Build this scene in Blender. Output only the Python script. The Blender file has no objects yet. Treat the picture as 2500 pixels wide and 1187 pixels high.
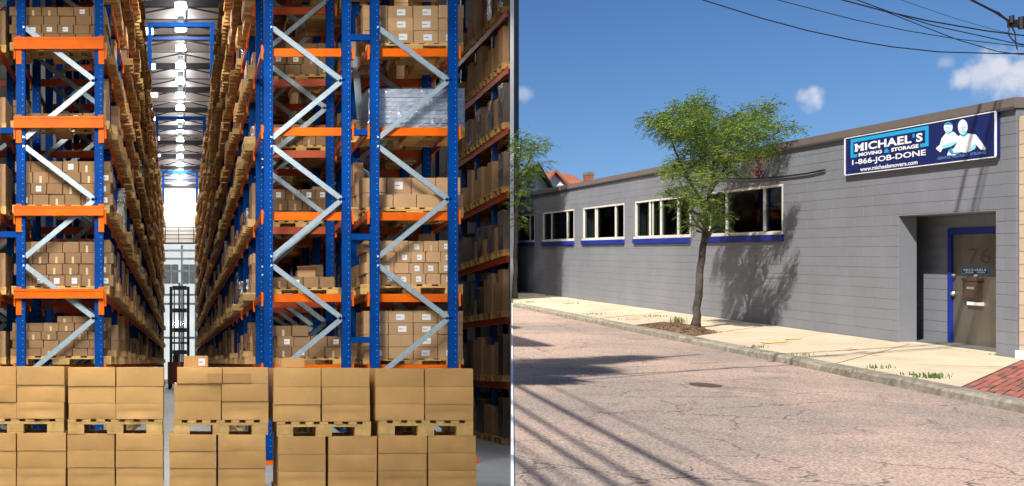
import bpy, math, random
from mathutils import Vector, Matrix
random.seed(7)
R = random.Random(11)

# ------------------------------------------------------------------ camera, sky, sun, exposure
SC = bpy.context.scene
COL = SC.collection
F = 2600.0; PXC, PYC = 437.0, 885.0; EYE = 2.4
def PX(px, py, d):
    return Vector(((px-PXC)/F*d, d, EYE+(PYC-py)/F*d))
cam = bpy.data.cameras.new('camera'); cam.sensor_width = 36.0; cam.lens = F/2500*36
cam.shift_x = (1250-PXC)/2500; cam.shift_y = (PYC-593.5)/2500
cam.clip_start = 0.05; cam.clip_end = 3000
camo = bpy.data.objects.new('camera', cam); COL.objects.link(camo)
camo.location = (0, 0, EYE); camo.rotation_euler = (math.pi/2, 0, 0); SC.camera = camo

SUN = Vector((1.21, 1.17, -1.62)).normalized()
sl = bpy.data.lights.new('sun', 'SUN'); sl.energy = 5.0; sl.angle = math.radians(0.5); sl.color = (1.0, 0.95, 0.87)
so = bpy.data.objects.new('sun', sl); COL.objects.link(so)
so.rotation_euler = SUN.to_track_quat('-Z', 'Y').to_euler(); so.location = (-10, -10, 30)

SC.view_settings.view_transform = 'Standard'; SC.view_settings.look = 'None'
SC.view_settings.exposure = 0.45; SC.view_settings.gamma = 1.0; SC.view_settings.use_curve_mapping = False
SC.cycles.use_denoising = True
SC.cycles.max_bounces = 6; SC.cycles.diffuse_bounces = 3; SC.cycles.transparent_max_bounces = 10

W = bpy.data.worlds.new('World'); SC.world = W; W.use_nodes = True
wn = W.node_tree; wn.nodes.clear()
def wnode(t, **k):
    n = wn.nodes.new(t)
    for a, b in k.items(): setattr(n, a, b)
    return n
sky = wnode('ShaderNodeTexSky', sky_type='NISHITA'); sky.sun_disc = False
sky.sun_elevation = math.asin(-SUN.z); sky.sun_rotation = math.atan2(-SUN.x, -SUN.y)
sky.altitude = 0; sky.air_density = 1.0; sky.dust_density = 0.15; sky.ozone_density = 5.0
geo = wnode('ShaderNodeNewGeometry')
noi = wnode('ShaderNodeTexNoise'); noi.inputs['Scale'].default_value = 38; noi.inputs['Detail'].default_value = 8; noi.inputs['Roughness'].default_value = 0.6
tc = wnode('ShaderNodeTexCoord')
wn.links.new(tc.outputs['Generated'], noi.inputs['Vector'])
def wmath(op, a, b=None, c=None):
    n = wnode('ShaderNodeMath', operation=op)
    for i, v in enumerate((a, b, c)):
        if v is None: continue
        if isinstance(v, (int, float)): n.inputs[i].default_value = v
        else: wn.links.new(v, n.inputs[i])
    return n.outputs[0]
mask = None
for (px, py, rad, sq) in [(2450, 158, .016, .95), (2485, 168, .021, .95), (2352, 196, .009, .85), (1995, 238, .0115, .85), (1988, 226, .007, .8), (1277, 229, .008, .45), (2310, 150, .006, .35), (2400, 185, .014, .8)]:
    c = Vector(((px-PXC)/F, 1, (PYC-py)/F)).normalized()
    v = wnode('ShaderNodeVectorMath', operation='DISTANCE')
    wn.links.new(tc.outputs['Generated'], v.inputs[0]); v.inputs[1].default_value = c
    t = wmath('SUBTRACT', 1.0, wmath('DIVIDE', v.outputs['Value'], rad*1.25))
    t = wmath('ADD', t, wmath('MULTIPLY', wmath('SUBTRACT', noi.outputs['Fac'], .5), 2.4))
    n = wnode('ShaderNodeMapRange', interpolation_type='SMOOTHSTEP')
    wn.links.new(t, n.inputs[0]); n.inputs[1].default_value = 0.05; n.inputs[2].default_value = .95; n.inputs[3].default_value = 0; n.inputs[4].default_value = sq
    mask = n.outputs[0] if mask is None else wmath('MAXIMUM', mask, n.outputs[0])
skm = wnode('ShaderNodeMix', data_type='RGBA')
tint = wnode('ShaderNodeMix', data_type='RGBA', blend_type='MULTIPLY'); tint.inputs[0].default_value = 1.0
tz = wnode('ShaderNodeSeparateXYZ'); wn.links.new(tc.outputs['Generated'], tz.inputs[0])
tr = wnode('ShaderNodeMapRange'); wn.links.new(tz.outputs[2], tr.inputs[0]); tr.inputs[1].default_value = .10; tr.inputs[2].default_value = .36
tg = wnode('ShaderNodeMix', data_type='RGBA'); wn.links.new(tr.outputs[0], tg.inputs[0]); tg.inputs[6].default_value = (.82, .93, 1.03, 1); tg.inputs[7].default_value = (.48, .72, .95, 1)
wn.links.new(tg.outputs[2], tint.inputs[7]); wn.links.new(sky.outputs[0], tint.inputs[6])
wn.links.new(mask, skm.inputs[0]); wn.links.new(tint.outputs[2], skm.inputs[6]); skm.inputs[7].default_value = (7.2, 7.4, 8.2, 1)
bg = wnode('ShaderNodeBackground'); bg.inputs['Strength'].default_value = 0.075
wo = wnode('ShaderNodeOutputWorld')
wn.links.new(skm.outputs[2], bg.inputs[0]); wn.links.new(bg.outputs[0], wo.inputs[0])

# ------------------------------------------------------------------ materials
def mat(name, col, rough=.7, var=.12, scale=6.0, bump=.0, bscale=60, metal=0.0, island=0.0, objvar=0.0, spec=.4, col2=None, coat=0.0, streak=0.0):
    m = bpy.data.materials.new(name); m.use_nodes = True
    nt = m.node_tree; N = nt.nodes; L = nt.links
    b = N['Principled BSDF']
    b.inputs['Roughness'].default_value = rough; b.inputs['Metallic'].default_value = metal
    b.inputs['Specular IOR Level'].default_value = spec; b.inputs['Coat Weight'].default_value = coat
    g = N.new('ShaderNodeNewGeometry')
    n = N.new('ShaderNodeTexNoise'); n.inputs['Scale'].default_value = scale; n.inputs['Detail'].default_value = 6
    L.new(g.outputs['Position'], n.inputs['Vector'])
    mr = N.new('ShaderNodeMapRange'); L.new(n.outputs['Fac'], mr.inputs[0])
    mr.inputs[1].default_value = .25; mr.inputs[2].default_value = .75; mr.inputs[3].default_value = 1-var; mr.inputs[4].default_value = 1+var
    f = mr.outputs[0]
    def mul(a, b_):
        q = N.new('ShaderNodeMath'); q.operation = 'MULTIPLY'; L.new(a, q.inputs[0]); L.new(b_, q.inputs[1]); return q.outputs[0]
    if island:
        r = N.new('ShaderNodeMapRange'); L.new(g.outputs['Random Per Island'], r.inputs[0]); r.inputs[3].default_value = 1-island; r.inputs[4].default_value = 1+island
        f = mul(f, r.outputs[0])
    if objvar:
        oi = N.new('ShaderNodeObjectInfo'); r = N.new('ShaderNodeMapRange'); L.new(oi.outputs['Random'], r.inputs[0]); r.inputs[3].default_value = 1-objvar; r.inputs[4].default_value = 1+objvar
        f = mul(f, r.outputs[0])
    if streak:                            # weathering runs down the paint
        mp_ = N.new('ShaderNodeVectorMath'); mp_.operation = 'MULTIPLY'; L.new(g.outputs['Position'], mp_.inputs[0]); mp_.inputs[1].default_value = (1.7, 1.7, .5)
        sn = N.new('ShaderNodeTexNoise'); sn.inputs['Scale'].default_value = 1.0; sn.inputs['Detail'].default_value = 7; sn.inputs['Roughness'].default_value = .7
        L.new(mp_.outputs[0], sn.inputs['Vector']); r = N.new('ShaderNodeMapRange'); L.new(sn.outputs['Fac'], r.inputs[0])
        r.inputs[1].default_value = .35; r.inputs[2].default_value = .65; r.inputs[3].default_value = 1-streak; r.inputs[4].default_value = 1+streak*.6
        f = mul(f, r.outputs[0])
    vm = N.new('ShaderNodeVectorMath'); vm.operation = 'SCALE'; L.new(f, vm.inputs['Scale'])
    if col2:
        n2 = N.new('ShaderNodeTexNoise'); n2.inputs['Scale'].default_value = scale*.35; n2.inputs['Detail'].default_value = 7; n2.inputs['Roughness'].default_value = .65
        L.new(g.outputs['Position'], n2.inputs['Vector'])
        rr = N.new('ShaderNodeMapRange'); L.new(n2.outputs['Fac'], rr.inputs[0]); rr.inputs[1].default_value = .42; rr.inputs[2].default_value = .62
        mx = N.new('ShaderNodeMix'); mx.data_type = 'RGBA'; L.new(rr.outputs[0], mx.inputs[0]); mx.inputs[6].default_value = (*col, 1); mx.inputs[7].default_value = (*col2, 1)
        L.new(mx.outputs[2], vm.inputs[0])
    else:
        vm.inputs[0].default_value = col
    L.new(vm.outputs[0], b.inputs['Base Color'])
    if bump:
        bn = N.new('ShaderNodeTexNoise'); bn.inputs['Scale'].default_value = bscale; bn.inputs['Detail'].default_value = 4
        L.new(g.outputs['Position'], bn.inputs['Vector'])
        bp = N.new('ShaderNodeBump'); bp.inputs['Strength'].default_value = bump; bp.inputs['Distance'].default_value = .01
        L.new(bn.outputs['Fac'], bp.inputs['Height']); L.new(bp.outputs[0], b.inputs['Normal'])
    return m
def emit(name, col, s):
    m = bpy.data.materials.new(name); m.use_nodes = True
    b = m.node_tree.nodes['Principled BSDF']; b.inputs['Base Color'].default_value = (*col, 1)
    b.inputs['Emission Color'].default_value = (*col, 1); b.inputs['Emission Strength'].default_value = s
    return m
def glassy(name, tint, trans=.75, rough=.03, bump=0, bscale=8, top=1.0):
    m = bpy.data.materials.new(name); m.use_nodes = True
    nt = m.node_tree; N = nt.nodes; L = nt.links
    N.remove(N['Principled BSDF'])
    t = N.new('ShaderNodeBsdfTransparent'); t.inputs[0].default_value = (*tint, 1)
    g = N.new('ShaderNodeBsdfGlossy'); g.inputs['Roughness'].default_value = rough; g.inputs[0].default_value = (.9, .95, 1, 1)
    fr = N.new('ShaderNodeFresnel'); fr.inputs[0].default_value = 1.5
    mp = N.new('ShaderNodeMapRange'); L.new(fr.outputs[0], mp.inputs[0]); mp.inputs[3].default_value = 1-trans; mp.inputs[4].default_value = top
    mx = N.new('ShaderNodeMixShader'); L.new(mp.outputs[0], mx.inputs[0]); L.new(t.outputs[0], mx.inputs[1]); L.new(g.outputs[0], mx.inputs[2])
    if bump:
        geo = N.new('ShaderNodeNewGeometry'); n = N.new('ShaderNodeTexNoise'); n.inputs['Scale'].default_value = bscale; n.inputs['Detail'].default_value = 5; n.inputs['Distortion'].default_value = 1.0
        L.new(geo.outputs['Position'], n.inputs['Vector'])
        bp = N.new('ShaderNodeBump'); bp.inputs['Strength'].default_value = bump; bp.inputs['Distance'].default_value = .05
        L.new(n.outputs['Fac'], bp.inputs['Height']); L.new(bp.outputs[0], g.inputs['Normal']); L.new(bp.outputs[0], fr.inputs['Normal'])
    L.new(mx.outputs[0], N['Material Output'].inputs[0])
    return m
M = {}
M['card'] = mat('cardboard', (.62, .345, .115), .8, .09, 2.2, .2, 14, objvar=.09, col2=(.57, .31, .10))
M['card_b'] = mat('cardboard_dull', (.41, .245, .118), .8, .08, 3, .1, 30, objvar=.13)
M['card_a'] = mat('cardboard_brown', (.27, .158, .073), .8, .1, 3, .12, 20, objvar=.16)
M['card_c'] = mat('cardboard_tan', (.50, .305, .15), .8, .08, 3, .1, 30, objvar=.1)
M['card_far'] = mat('cardboard_far', (.40, .245, .125), .8, .1, 3, island=.28)
M['tape'] = mat('packing_tape', (.50, .27, .09), .35, .05)
M['tapepale'] = mat('clear_tape', (.62, .45, .24), .3, .05)
M['paper'] = mat('paper_label', (.8, .8, .78), .6, .03)
M['ink'] = mat('label_ink', (.1, .1, .1), .7, .0)
M['wood'] = mat('pallet_wood', (.66, .40, .13), .75, .2, 9, .3, 45, objvar=.14)
M['wood_far'] = mat('pallet_wood_far', (.50, .31, .12), .8, .2, 8, island=.3)
M['blue'] = mat('blue_steel', (.0004, .055, .275), .6, .12, 3, .05, 80, spec=.06, col2=(.001, .043, .20))
M['bluedark'] = mat('blue_steel_dark', (.006, .05, .22), .4, .08, 3)
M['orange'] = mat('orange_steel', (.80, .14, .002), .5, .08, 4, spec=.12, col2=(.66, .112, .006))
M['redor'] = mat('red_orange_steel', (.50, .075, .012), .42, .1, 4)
M['galv'] = mat('galvanised_steel', (.33, .41, .45), .45, .15, 12, metal=.25)
M['holelight'] = mat('hole_light', (.25, .42, .62), .5, .0)  # pale colour stands for light seen through the punched holes
M['bolt'] = mat('bolt_zinc', (.75, .8, .85), .35, .02, metal=.4)
M['concrete'] = mat('concrete_floor', (.33, .36, .38), .45, .14, 1.1, .05, 60)
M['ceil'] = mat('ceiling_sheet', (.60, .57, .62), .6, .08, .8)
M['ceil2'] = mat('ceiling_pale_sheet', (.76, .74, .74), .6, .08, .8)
M['truss'] = mat('truss_steel', (.06, .055, .065), .6, .1)
M['white'] = mat('white_paint', (.8, .8, .79), .6, .03, 2)
M['plaster'] = mat('white_plaster', (.82, .80, .76), .7, .03, 1)
M['lamp'] = emit('lamp_glow', (1, .98, .95), 24)
M['skylight'] = emit('skylight_glow', (.95, .97, 1), 8)
M['walld'] = mat('dark_cladding', (.10, .10, .11), .7, .1)
M['dark'] = mat('dark_steel', (.035, .042, .05), .45, .1)
M['red'] = mat('truck_red', (.42, .03, .02), .4, .08)
M['rubber'] = mat('rubber', (.02, .02, .02), .8)
M['wrap'] = glassy('stretch_film', (.9, .92, .95), .90, .22, .7, 7)
M['glass'] = glassy('window_glass', (.5, .55, .55), .999, .02, top=.1)
M['glass_far'] = glassy('end_glazing', (.92, .97, 1.0), .95, .05)
M['grey'] = mat('grey_wall_paint', (.205, .212, .235), .6, .06, 1.3, .15, 55, objvar=.025, spec=.35, col2=(.185, .193, .216), streak=.06)
M['coping'] = mat('brown_coping', (.155, .125, .108), .6, .08, 4)
M['cream'] = mat('cream_frame', (.68, .64, .56), .5, .08, 6, streak=.12)
M['sillblue'] = mat('blue_sill', (.012, .03, .25), .5, .1, 6, streak=.2)
M['room'] = mat('room_dark', (.13, .13, .125), .8, .2, 2)
M['roomwall'] = mat('room_wall', (.30, .30, .28), .8, .35, 1.2)
M['blind'] = mat('blind', (.28, .27, .25), .7, .05)
M['navy'] = mat('sign_navy', (.010, .020, .115), .35, .02)
M['cyan'] = mat('sign_cyan', (.02, .36, .70), .4, .0)
M['swhite'] = mat('sign_white', (.85, .86, .86), .4, .0)
M['aqua'] = mat('sign_aqua', (.30, .72, .80), .4, .0)
M['teal'] = mat('sign_teal', (.03, .34, .52), .4, .0)
M['tag'] = mat('sign_tagline', (.20, .35, .60), .4, .0)
M['doorm'] = mat('bronze_door', (.22, .195, .15), .33, .12, 2.5, .05, 40, metal=.6, streak=.2)
M['doornum'] = mat('door_numeral', (.10, .088, .066), .5)
M['brass'] = mat('door_metal', (.6, .55, .45), .3, .05, metal=.7)
M['mail'] = mat('mail_brown', (.075, .045, .03), .5, .1)
M['tan'] = mat('tan_wall', (.56, .42, .31), .7, .06, 3, .1, 50, objvar=.05)
M['granite'] = mat('granite_kerb', (.31, .275, .22), .85, .28, 22, .6, 60, objvar=.1, col2=(.20, .175, .13))
M['brick'] = mat('red_paver', (.36, .125, .09), .85, .15, 12, .3, 80, objvar=.14)
M['brickdark'] = mat('dark_paver', (.19, .10, .082), .85, .15, 12, .3, 80, objvar=.15)
M['mulch'] = mat('mulch', (.13, .075, .04), .95, .4, 18, 1.0, 40, col2=(.23, .15, .08))
M['bark'] = mat('bark', (.05, .038, .03), .9, .35, 20, 1.0, 45, col2=(.095, .078, .064))
M['iron'] = mat('rusty_iron', (.10, .06, .045), .7, .3, 25, .4, 50)
M['wire'] = mat('black_wire', (.012, .012, .015), .6)
M['siding'] = mat('cream_siding', (.60, .57, .47), .7, .04)
M['rooftile'] = mat('red_roof', (.36, .12, .065), .8, .15, 2)
M['roofgrey'] = mat('grey_roof', (.10, .095, .095), .8, .1)
M['redleaf'] = mat('dead_red_leaf', (.22, .035, .03), .7, .3, 30)
M['grassm'] = mat('weed_green', (.07, .13, .025), .7, .3, 30, island=.35)
M['drygrass'] = mat('dry_grass', (.22, .20, .07), .8, .3, 30, island=.3)
M['earth'] = mat('earth', (.16, .14, .10), .95, .25, .5)
M['yel'] = mat('yellow_spray', (.66, .55, .20), .9, .1)
M['rsp'] = mat('red_spray', (.55, .29, .24), .9, .1)

def leafmat(name, c, c2):
    m = bpy.data.materials.new(name); m.use_nodes = True
    nt = m.node_tree; N = nt.nodes; L = nt.links; b = N['Principled BSDF']
    g = N.new('ShaderNodeNewGeometry'); mx = N.new('ShaderNodeMix'); mx.data_type = 'RGBA'
    L.new(g.outputs['Random Per Island'], mx.inputs[0]); mx.inputs[6].default_value = (*c, 1); mx.inputs[7].default_value = (*c2, 1)
    L.new(mx.outputs[2], b.inputs['Base Color']); b.inputs['Roughness'].default_value = .5; b.inputs['Specular IOR Level'].default_value = .3
    t = N.new('ShaderNodeBsdfTranslucent'); L.new(mx.outputs[2], t.inputs[0])
    ms = N.new('ShaderNodeMixShader'); ms.inputs[0].default_value = .25
    L.new(b.outputs[0], ms.inputs[1]); L.new(t.outputs[0], ms.inputs[2]); L.new(ms.outputs[0], N['Material Output'].inputs[0])
    return m
M['leaf'] = leafmat('locust_leaf', (.07, .138, .02), (.25, .34, .05))

def roadmat():
    m = bpy.data.materials.new('worn_asphalt'); m.use_nodes = True
    nt = m.node_tree; N = nt.nodes; L = nt.links; b = N['Principled BSDF']; b.inputs['Roughness'].default_value = .9; b.inputs['Specular IOR Level'].default_value = .2
    g = N.new('ShaderNodeNewGeometry')
    def noise(s, d=5, r=.6, dist=0):
        n = N.new('ShaderNodeTexNoise'); n.inputs['Scale'].default_value = s; n.inputs['Detail'].default_value = d; n.inputs['Roughness'].default_value = r; n.inputs['Distortion'].default_value = dist
        L.new(g.outputs['Position'], n.inputs['Vector']); return n.outputs['Fac']
    def rng(x, a, b_, c, d):
        r = N.new('ShaderNodeMapRange'); L.new(x, r.inputs[0])
        for i, v in enumerate((a, b_, c, d)): r.inputs[i+1].default_value = v
        return r.outputs[0]
    def mixc(f, A, B):
        x = N.new('ShaderNodeMix'); x.data_type = 'RGBA'
        if isinstance(f, float): x.inputs[0].default_value = f
        else: L.new(f, x.inputs[0])
        for i, v in ((6, A), (7, B)):
            if isinstance(v, tuple): x.inputs[i].default_value = (*v, 1)
            else: L.new(v, x.inputs[i])
        return x.outputs[2]
    base = mixc(rng(noise(.35, 6, .65), .42, .60, 0, 1), (.51, .378, .305), (.35, .285, .245))
    base = mixc(rng(noise(1.3, 6, .7, .6), .56, .70, 0, .55), base, (.20, .165, .145))
    speck = mixc(rng(noise(55, 3, .7), .40, .62, 0, 1), (.56, .54, .52), (1.28, 1.25, 1.22))
    mm = N.new('ShaderNodeMix'); mm.data_type = 'RGBA'; mm.blend_type = 'MULTIPLY'; mm.inputs[0].default_value = 1
    L.new(base, mm.inputs[6]); L.new(speck, mm.inputs[7])
    c = mm.outputs[2]
    # cracks: edges of distorted cells, broken up by a mask
    def cracks(scale, width, lo, hi, seed, dist):
        va = N.new('ShaderNodeVectorMath'); va.operation = 'ADD'; L.new(g.outputs['Position'], va.inputs[0])
        nn = N.new('ShaderNodeTexNoise'); nn.inputs['Scale'].default_value = 1.6; nn.inputs['Detail'].default_value = 7; nn.inputs['Roughness'].default_value = .65
        L.new(g.outputs['Position'], nn.inputs['Vector'])
        sc = N.new('ShaderNodeVectorMath'); sc.operation = 'SCALE'; L.new(nn.outputs['Color'], sc.inputs[0]); sc.inputs['Scale'].default_value = dist
        L.new(sc.outputs[0], va.inputs[1])
        ad = N.new('ShaderNodeVectorMath'); ad.operation = 'ADD'; L.new(va.outputs[0], ad.inputs[0]); ad.inputs[1].default_value = (seed, seed*1.7, 0)
        fl = N.new('ShaderNodeVectorMath'); fl.operation = 'MULTIPLY'; L.new(ad.outputs[0], fl.inputs[0]); fl.inputs[1].default_value = (1, 1, 0)
        v = N.new('ShaderNodeTexVoronoi'); v.feature = 'DISTANCE_TO_EDGE'; v.voronoi_dimensions = '2D'; v.inputs['Scale'].default_value = scale
        L.new(fl.outputs[0], v.inputs['Vector'])
        e = rng(v.outputs['Distance'], 0, width, 1, 0)
        mk = rng(noise(.5+seed*.01, 3), lo, hi, 0, 1)
        q = N.new('ShaderNodeMath'); q.operation = 'MULTIPLY'; L.new(e, q.inputs[0]); L.new(mk, q.inputs[1]); return q.outputs[0]
    c1 = cracks(.40, .006, .34, .46, 3.1, .9)
    c2 = cracks(1.1, .014, .46, .56, 9.4, .6)
    ca = N.new('ShaderNodeMath'); ca.operation = 'MAXIMUM'; L.new(c1, ca.inputs[0]); L.new(c2, ca.inputs[1])
    c = mixc(ca.outputs[0], c, (.075, .062, .052))
    L.new(c, b.inputs['Base Color'])
    bp = N.new('ShaderNodeBump'); bp.inputs['Strength'].default_value = .5; bp.inputs['Distance'].default_value = .008
    L.new(noise(60, 3, .7), bp.inputs['Height']); L.new(bp.outputs[0], b.inputs['Normal'])
    return m
M['road'] = roadmat()
M['slab'] = mat('pale_concrete_slab', (.60, .50, .35), .9, .10, 3, .25, 70, objvar=.05, col2=(.55, .44, .30))

# ------------------------------------------------------------------ mesh helpers
WL = {}                                  # world location of every object made (no rotations or scales on parents)
class MB:
    def __init__(s): s.v = []; s.f = []
    def add(s, vs, fs):
        o = len(s.v); s.v += [tuple(v) for v in vs]; s.f += [tuple(i+o for i in f) for f in fs]; return s
    def hexa(s, p):                      # 8 points: 0-3 bottom ring, 4-7 top ring
        return s.add(p, [(3, 2, 1, 0), (4, 5, 6, 7), (0, 1, 5, 4), (1, 2, 6, 5), (2, 3, 7, 6), (3, 0, 4, 7)])
    def box(s, x0, x1, y0, y1, z0, z1, fn=None):
        p = [(x0, y0, z0), (x1, y0, z0), (x1, y1, z0), (x0, y1, z0), (x0, y0, z1), (x1, y0, z1), (x1, y1, z1), (x0, y1, z1)]
        if fn: p = [fn(*q) for q in p]
        return s.hexa(p)
    def beam(s, a, b, w, h, up=Vector((0, 0, 1))):      # rectangular bar a->b; w across, h along "up"
        a = Vector(a); b = Vector(b); t = (b-a).normalized(); x = t.cross(up)
        if x.length < 1e-4: x = t.cross(Vector((0, 1, 0)))
        x.normalize(); u = x.cross(t)
        p = []
        for q in (a, b):
            p.append([q+x*sx*w/2+u*sz*h/2 for sx, sz in ((-1, -1), (1, -1), (1, 1), (-1, 1))])
        return s.hexa(p[0]+p[1])
    def tube(s, pts, rad, n=6):
        pts = [Vector(p) for p in pts]; k = len(pts)
        if not hasattr(rad, '__len__'): rad = [rad]*k
        o = len(s.v); vs = []; up = None
        for i in range(k):
            t = (pts[min(i+1, k-1)]-pts[max(i-1, 0)]).normalized()
            if up is None:
                up = t.cross(Vector((.3, .9, .1)) if abs(t.y) < .9 else Vector((1, 0, 0))).normalized()
            x = (up-t*up.dot(t)).normalized(); up = x; y = t.cross(x)
            for j in range(n):
                a = 2*math.pi*j/n; vs.append(pts[i]+(x*math.cos(a)+y*math.sin(a))*rad[i])
        fs = []
        for i in range(k-1):
            for j in range(n):
                fs.append((i*n+j, i*n+(j+1) % n, (i+1)*n+(j+1) % n, (i+1)*n+j))
        fs.append(tuple(range(n-1, -1, -1))); fs.append(tuple((k-1)*n+j for j in range(n)))
        return s.add(vs, fs)
    def prism(s, ring0, ring1):
        n = len(ring0)
        return s.add(list(ring0)+list(ring1), [tuple(range(n-1, -1, -1)), tuple(range(n, 2*n))]+[(i, (i+1) % n, n+(i+1) % n, n+i) for i in range(n)])
    def build(s, name, m, parent=None, smooth=False, label=None, cat=None, group=None, kind=None, base=None):
        xs = [v[0] for v in s.v]; ys = [v[1] for v in s.v]; zs = [v[2] for v in s.v]
        c = base or ((min(xs)+max(xs))/2, (min(ys)+max(ys))/2, min(zs))
        me = bpy.data.meshes.new(name); me.from_pydata([(v[0]-c[0], v[1]-c[1], v[2]-c[2]) for v in s.v], [], s.f)
        me.materials.append(M[m] if isinstance(m, str) else m)
        if smooth: me.polygons.foreach_set('use_smooth', [True]*len(me.polygons))
        me.update()
        o = bpy.data.objects.new(name, me); COL.objects.link(o)
        return place(o, c, parent, label, cat, group, kind)
def place(o, c, parent=None, label=None, cat=None, group=None, kind=None):
    WL[o.name] = Vector(c)
    if parent: o.parent = parent; o.location = Vector(c)-WL[parent.name]
    else: o.location = c
    if label: o['label'] = label
    if cat: o['category'] = cat
    if group: o['group'] = group
    if kind: o['kind'] = kind
    return o
def thing(name, loc, label=None, cat=None, group=None, kind=None):
    t = bpy.data.objects.new(name, None); COL.objects.link(t)
    return place(t, loc, None, label, cat, group, kind)
def share(o, name, c, parent=None, **k):             # another object on the same mesh data
    n = bpy.data.objects.new(name, o.data); COL.objects.link(n)
    return place(n, c, parent, **k)
ORD = ['first', 'second', 'third', 'fourth', 'fifth', 'sixth', 'seventh', 'eighth', 'ninth', 'tenth', 'eleventh', 'twelfth', 'thirteenth', 'fourteenth', 'fifteenth', 'sixteenth', 'seventeenth', 'eighteenth', 'nineteenth', 'twentieth']

# ------------------------------------------------------------------ setting: ground, warehouse shell
RAY = (1250-PXC)/F                        # line of the street's left edge
SLOPE = 271/F
def gz(d): return 1.2+SLOPE*d             # pavement level along the climbing street
def S(lat, d, hr): return (lat, d, gz(d)+hr)
MB().add([(-900, -600, -.05), (900, -600, -.05), (900, 1500, -.05), (-900, 1500, -.05)], [(0, 1, 2, 3)]).build('ground', 'earth', kind='structure')
MB().box(-8, 12, 5.2, 121, -.2, 0).build('warehouse_floor', 'concrete', kind='structure')
# hill that carries the street on the right and goes on behind the buildings
hb = MB(); ys = [-12, 0, 5.19, 5.2, 12, 24, 33, 37.9, 38, 50, 75, 110, 200, 400]
def hz(y): return gz(min(y, 75))-.12
for y in ys:
    hb.v += [((RAY*y if 5 < y < 38 else (12.1 if y >= 38 else -10))+.12, y, hz(y)), (60, y, hz(y)), (400, y, hz(y))]
for i in range(len(ys)-1):
    for j in range(2): hb.f.append((i*3+j, i*3+j+1, i*3+4+j, i*3+3+j))
hb.build('hill', 'earth', kind='structure')

LW = -7.6                                 # left wall of the warehouse
prof = [(7.5, 9.7), (25, 9.7), (56, 21.2), (122, 21.2)]
def roofh(d):
    for (a, b), (c, e) in zip(prof, prof[1:]):
        if d <= c: return EYE+b+(e-b)*(max(d, a)-a)/(c-a)
    return EYE+21.2
edge = [(7.5, -2.1), (13, -1.7), (20.2, 1.9), (24.2, 6.0), (30.8, 9.5), (37.6, 11.75), (56, 11.8), (122, 11.8)]  # unseen roof edge shaped to shade the racks and keep the street sunlit
def redge(d):
    for (a, b), (c, e) in zip(edge, edge[1:]):
        if d <= c: return b+(e-b)*(d-a)/(c-a)
    return 11.8
roof = thing('ceiling', (0, 60, 0), kind='structure')
ds = [7.5, 13, 20.2, 24.2, 25, 30.8, 37.6, 44, 50, 56]
rb = MB()
for a, b in zip(ds, ds[1:]):
    rb.hexa([(LW-.3, a, roofh(a)), (redge(a), a, roofh(a)), (redge(b), b, roofh(b)), (LW-.3, b, roofh(b)),
             (LW-.3, a, roofh(a)+.2), (redge(a), a, roofh(a)+.2), (redge(b), b, roofh(b)+.2), (LW-.3, b, roofh(b)+.2)])
rb.build('roof_deck', 'walld', roof)
d = 56.0; k = 0; ZC = EYE+21.2
while d < 121.5:                           # pitched sheets between the trusses, alternately tilted
    n = min(d+3.3, 122)
    mid = (d+n)/2
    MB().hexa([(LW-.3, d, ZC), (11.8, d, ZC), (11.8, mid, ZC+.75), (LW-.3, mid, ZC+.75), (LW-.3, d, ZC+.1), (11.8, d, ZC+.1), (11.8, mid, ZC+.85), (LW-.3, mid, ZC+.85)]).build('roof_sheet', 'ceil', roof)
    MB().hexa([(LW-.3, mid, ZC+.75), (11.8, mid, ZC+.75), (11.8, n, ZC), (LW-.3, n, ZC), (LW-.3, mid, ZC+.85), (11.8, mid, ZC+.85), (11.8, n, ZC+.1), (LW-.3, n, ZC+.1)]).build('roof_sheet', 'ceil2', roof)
    if k % 2 == 0:
        t = MB(); t.beam((LW, d, ZC-.1), (11.7, d, ZC-.1), .3, .42); t.build('truss_beam', 'truss', roof)
    t = MB(); t.beam((-4, d+.1, ZC-1.0), (.1, mid, ZC+.3), .09, .09); t.beam((4.2, d+.1, ZC-1.0), (.1, mid, ZC+.3), .09, .09); t.beam((-4, d+.1, ZC-1.0), (4.2, d+.1, ZC-1.0), .06, .06)
    t.build('truss_diagonal', 'truss', roof)
    d = n; k += 1
t = MB(); t.beam((.45, 56, ZC-.6), (.45, 121, ZC-.6), .12, .12); t.build('cable_conduit', 'galv', roof)

wl = MB()
for a, b in zip([7.5]+ds[4:]+[80, 122], ds[4:]+[80, 122]):
    wl.hexa([(LW-.3, a, 0), (LW, a, 0), (LW, b, 0), (LW-.3, b, 0), (LW-.3, a, roofh(a)), (LW, a, roofh(a)), (LW, b, roofh(b)), (LW-.3, b, roofh(b))])
wl.build('wall_left', 'walld', kind='structure')
wr = MB()
for a, b in ((37.6, 44), (44, 50), (50, 56), (56, 122)):
    wr.hexa([(11.8, a, 0), (12.0, a, 0), (12.0, b, 0), (11.8, b, 0), (11.8, a, roofh(a)), (12.0, a, roofh(a)), (12.0, b, roofh(b)), (11.8, b, roofh(b))])
wr.build('wall_right', 'walld', kind='structure')
def lat(px, d): return (px-PXC)/F*d
dv = MB()                                 # made-up slim white wall standing for the border between the two views
q = [(lat(1245.5, 30.3), 30.3), (lat(1254.5, 30.3), 30.3), (lat(1253.5, 32.6), 32.6), (11.79, 37.75), (11.66, 37.75)]
dv.prism([(x, y, 0) for x, y in q], [(x, y, roofh(y)) for x, y in q])
dv.build('wall_divider', 'white', kind='structure')
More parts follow.
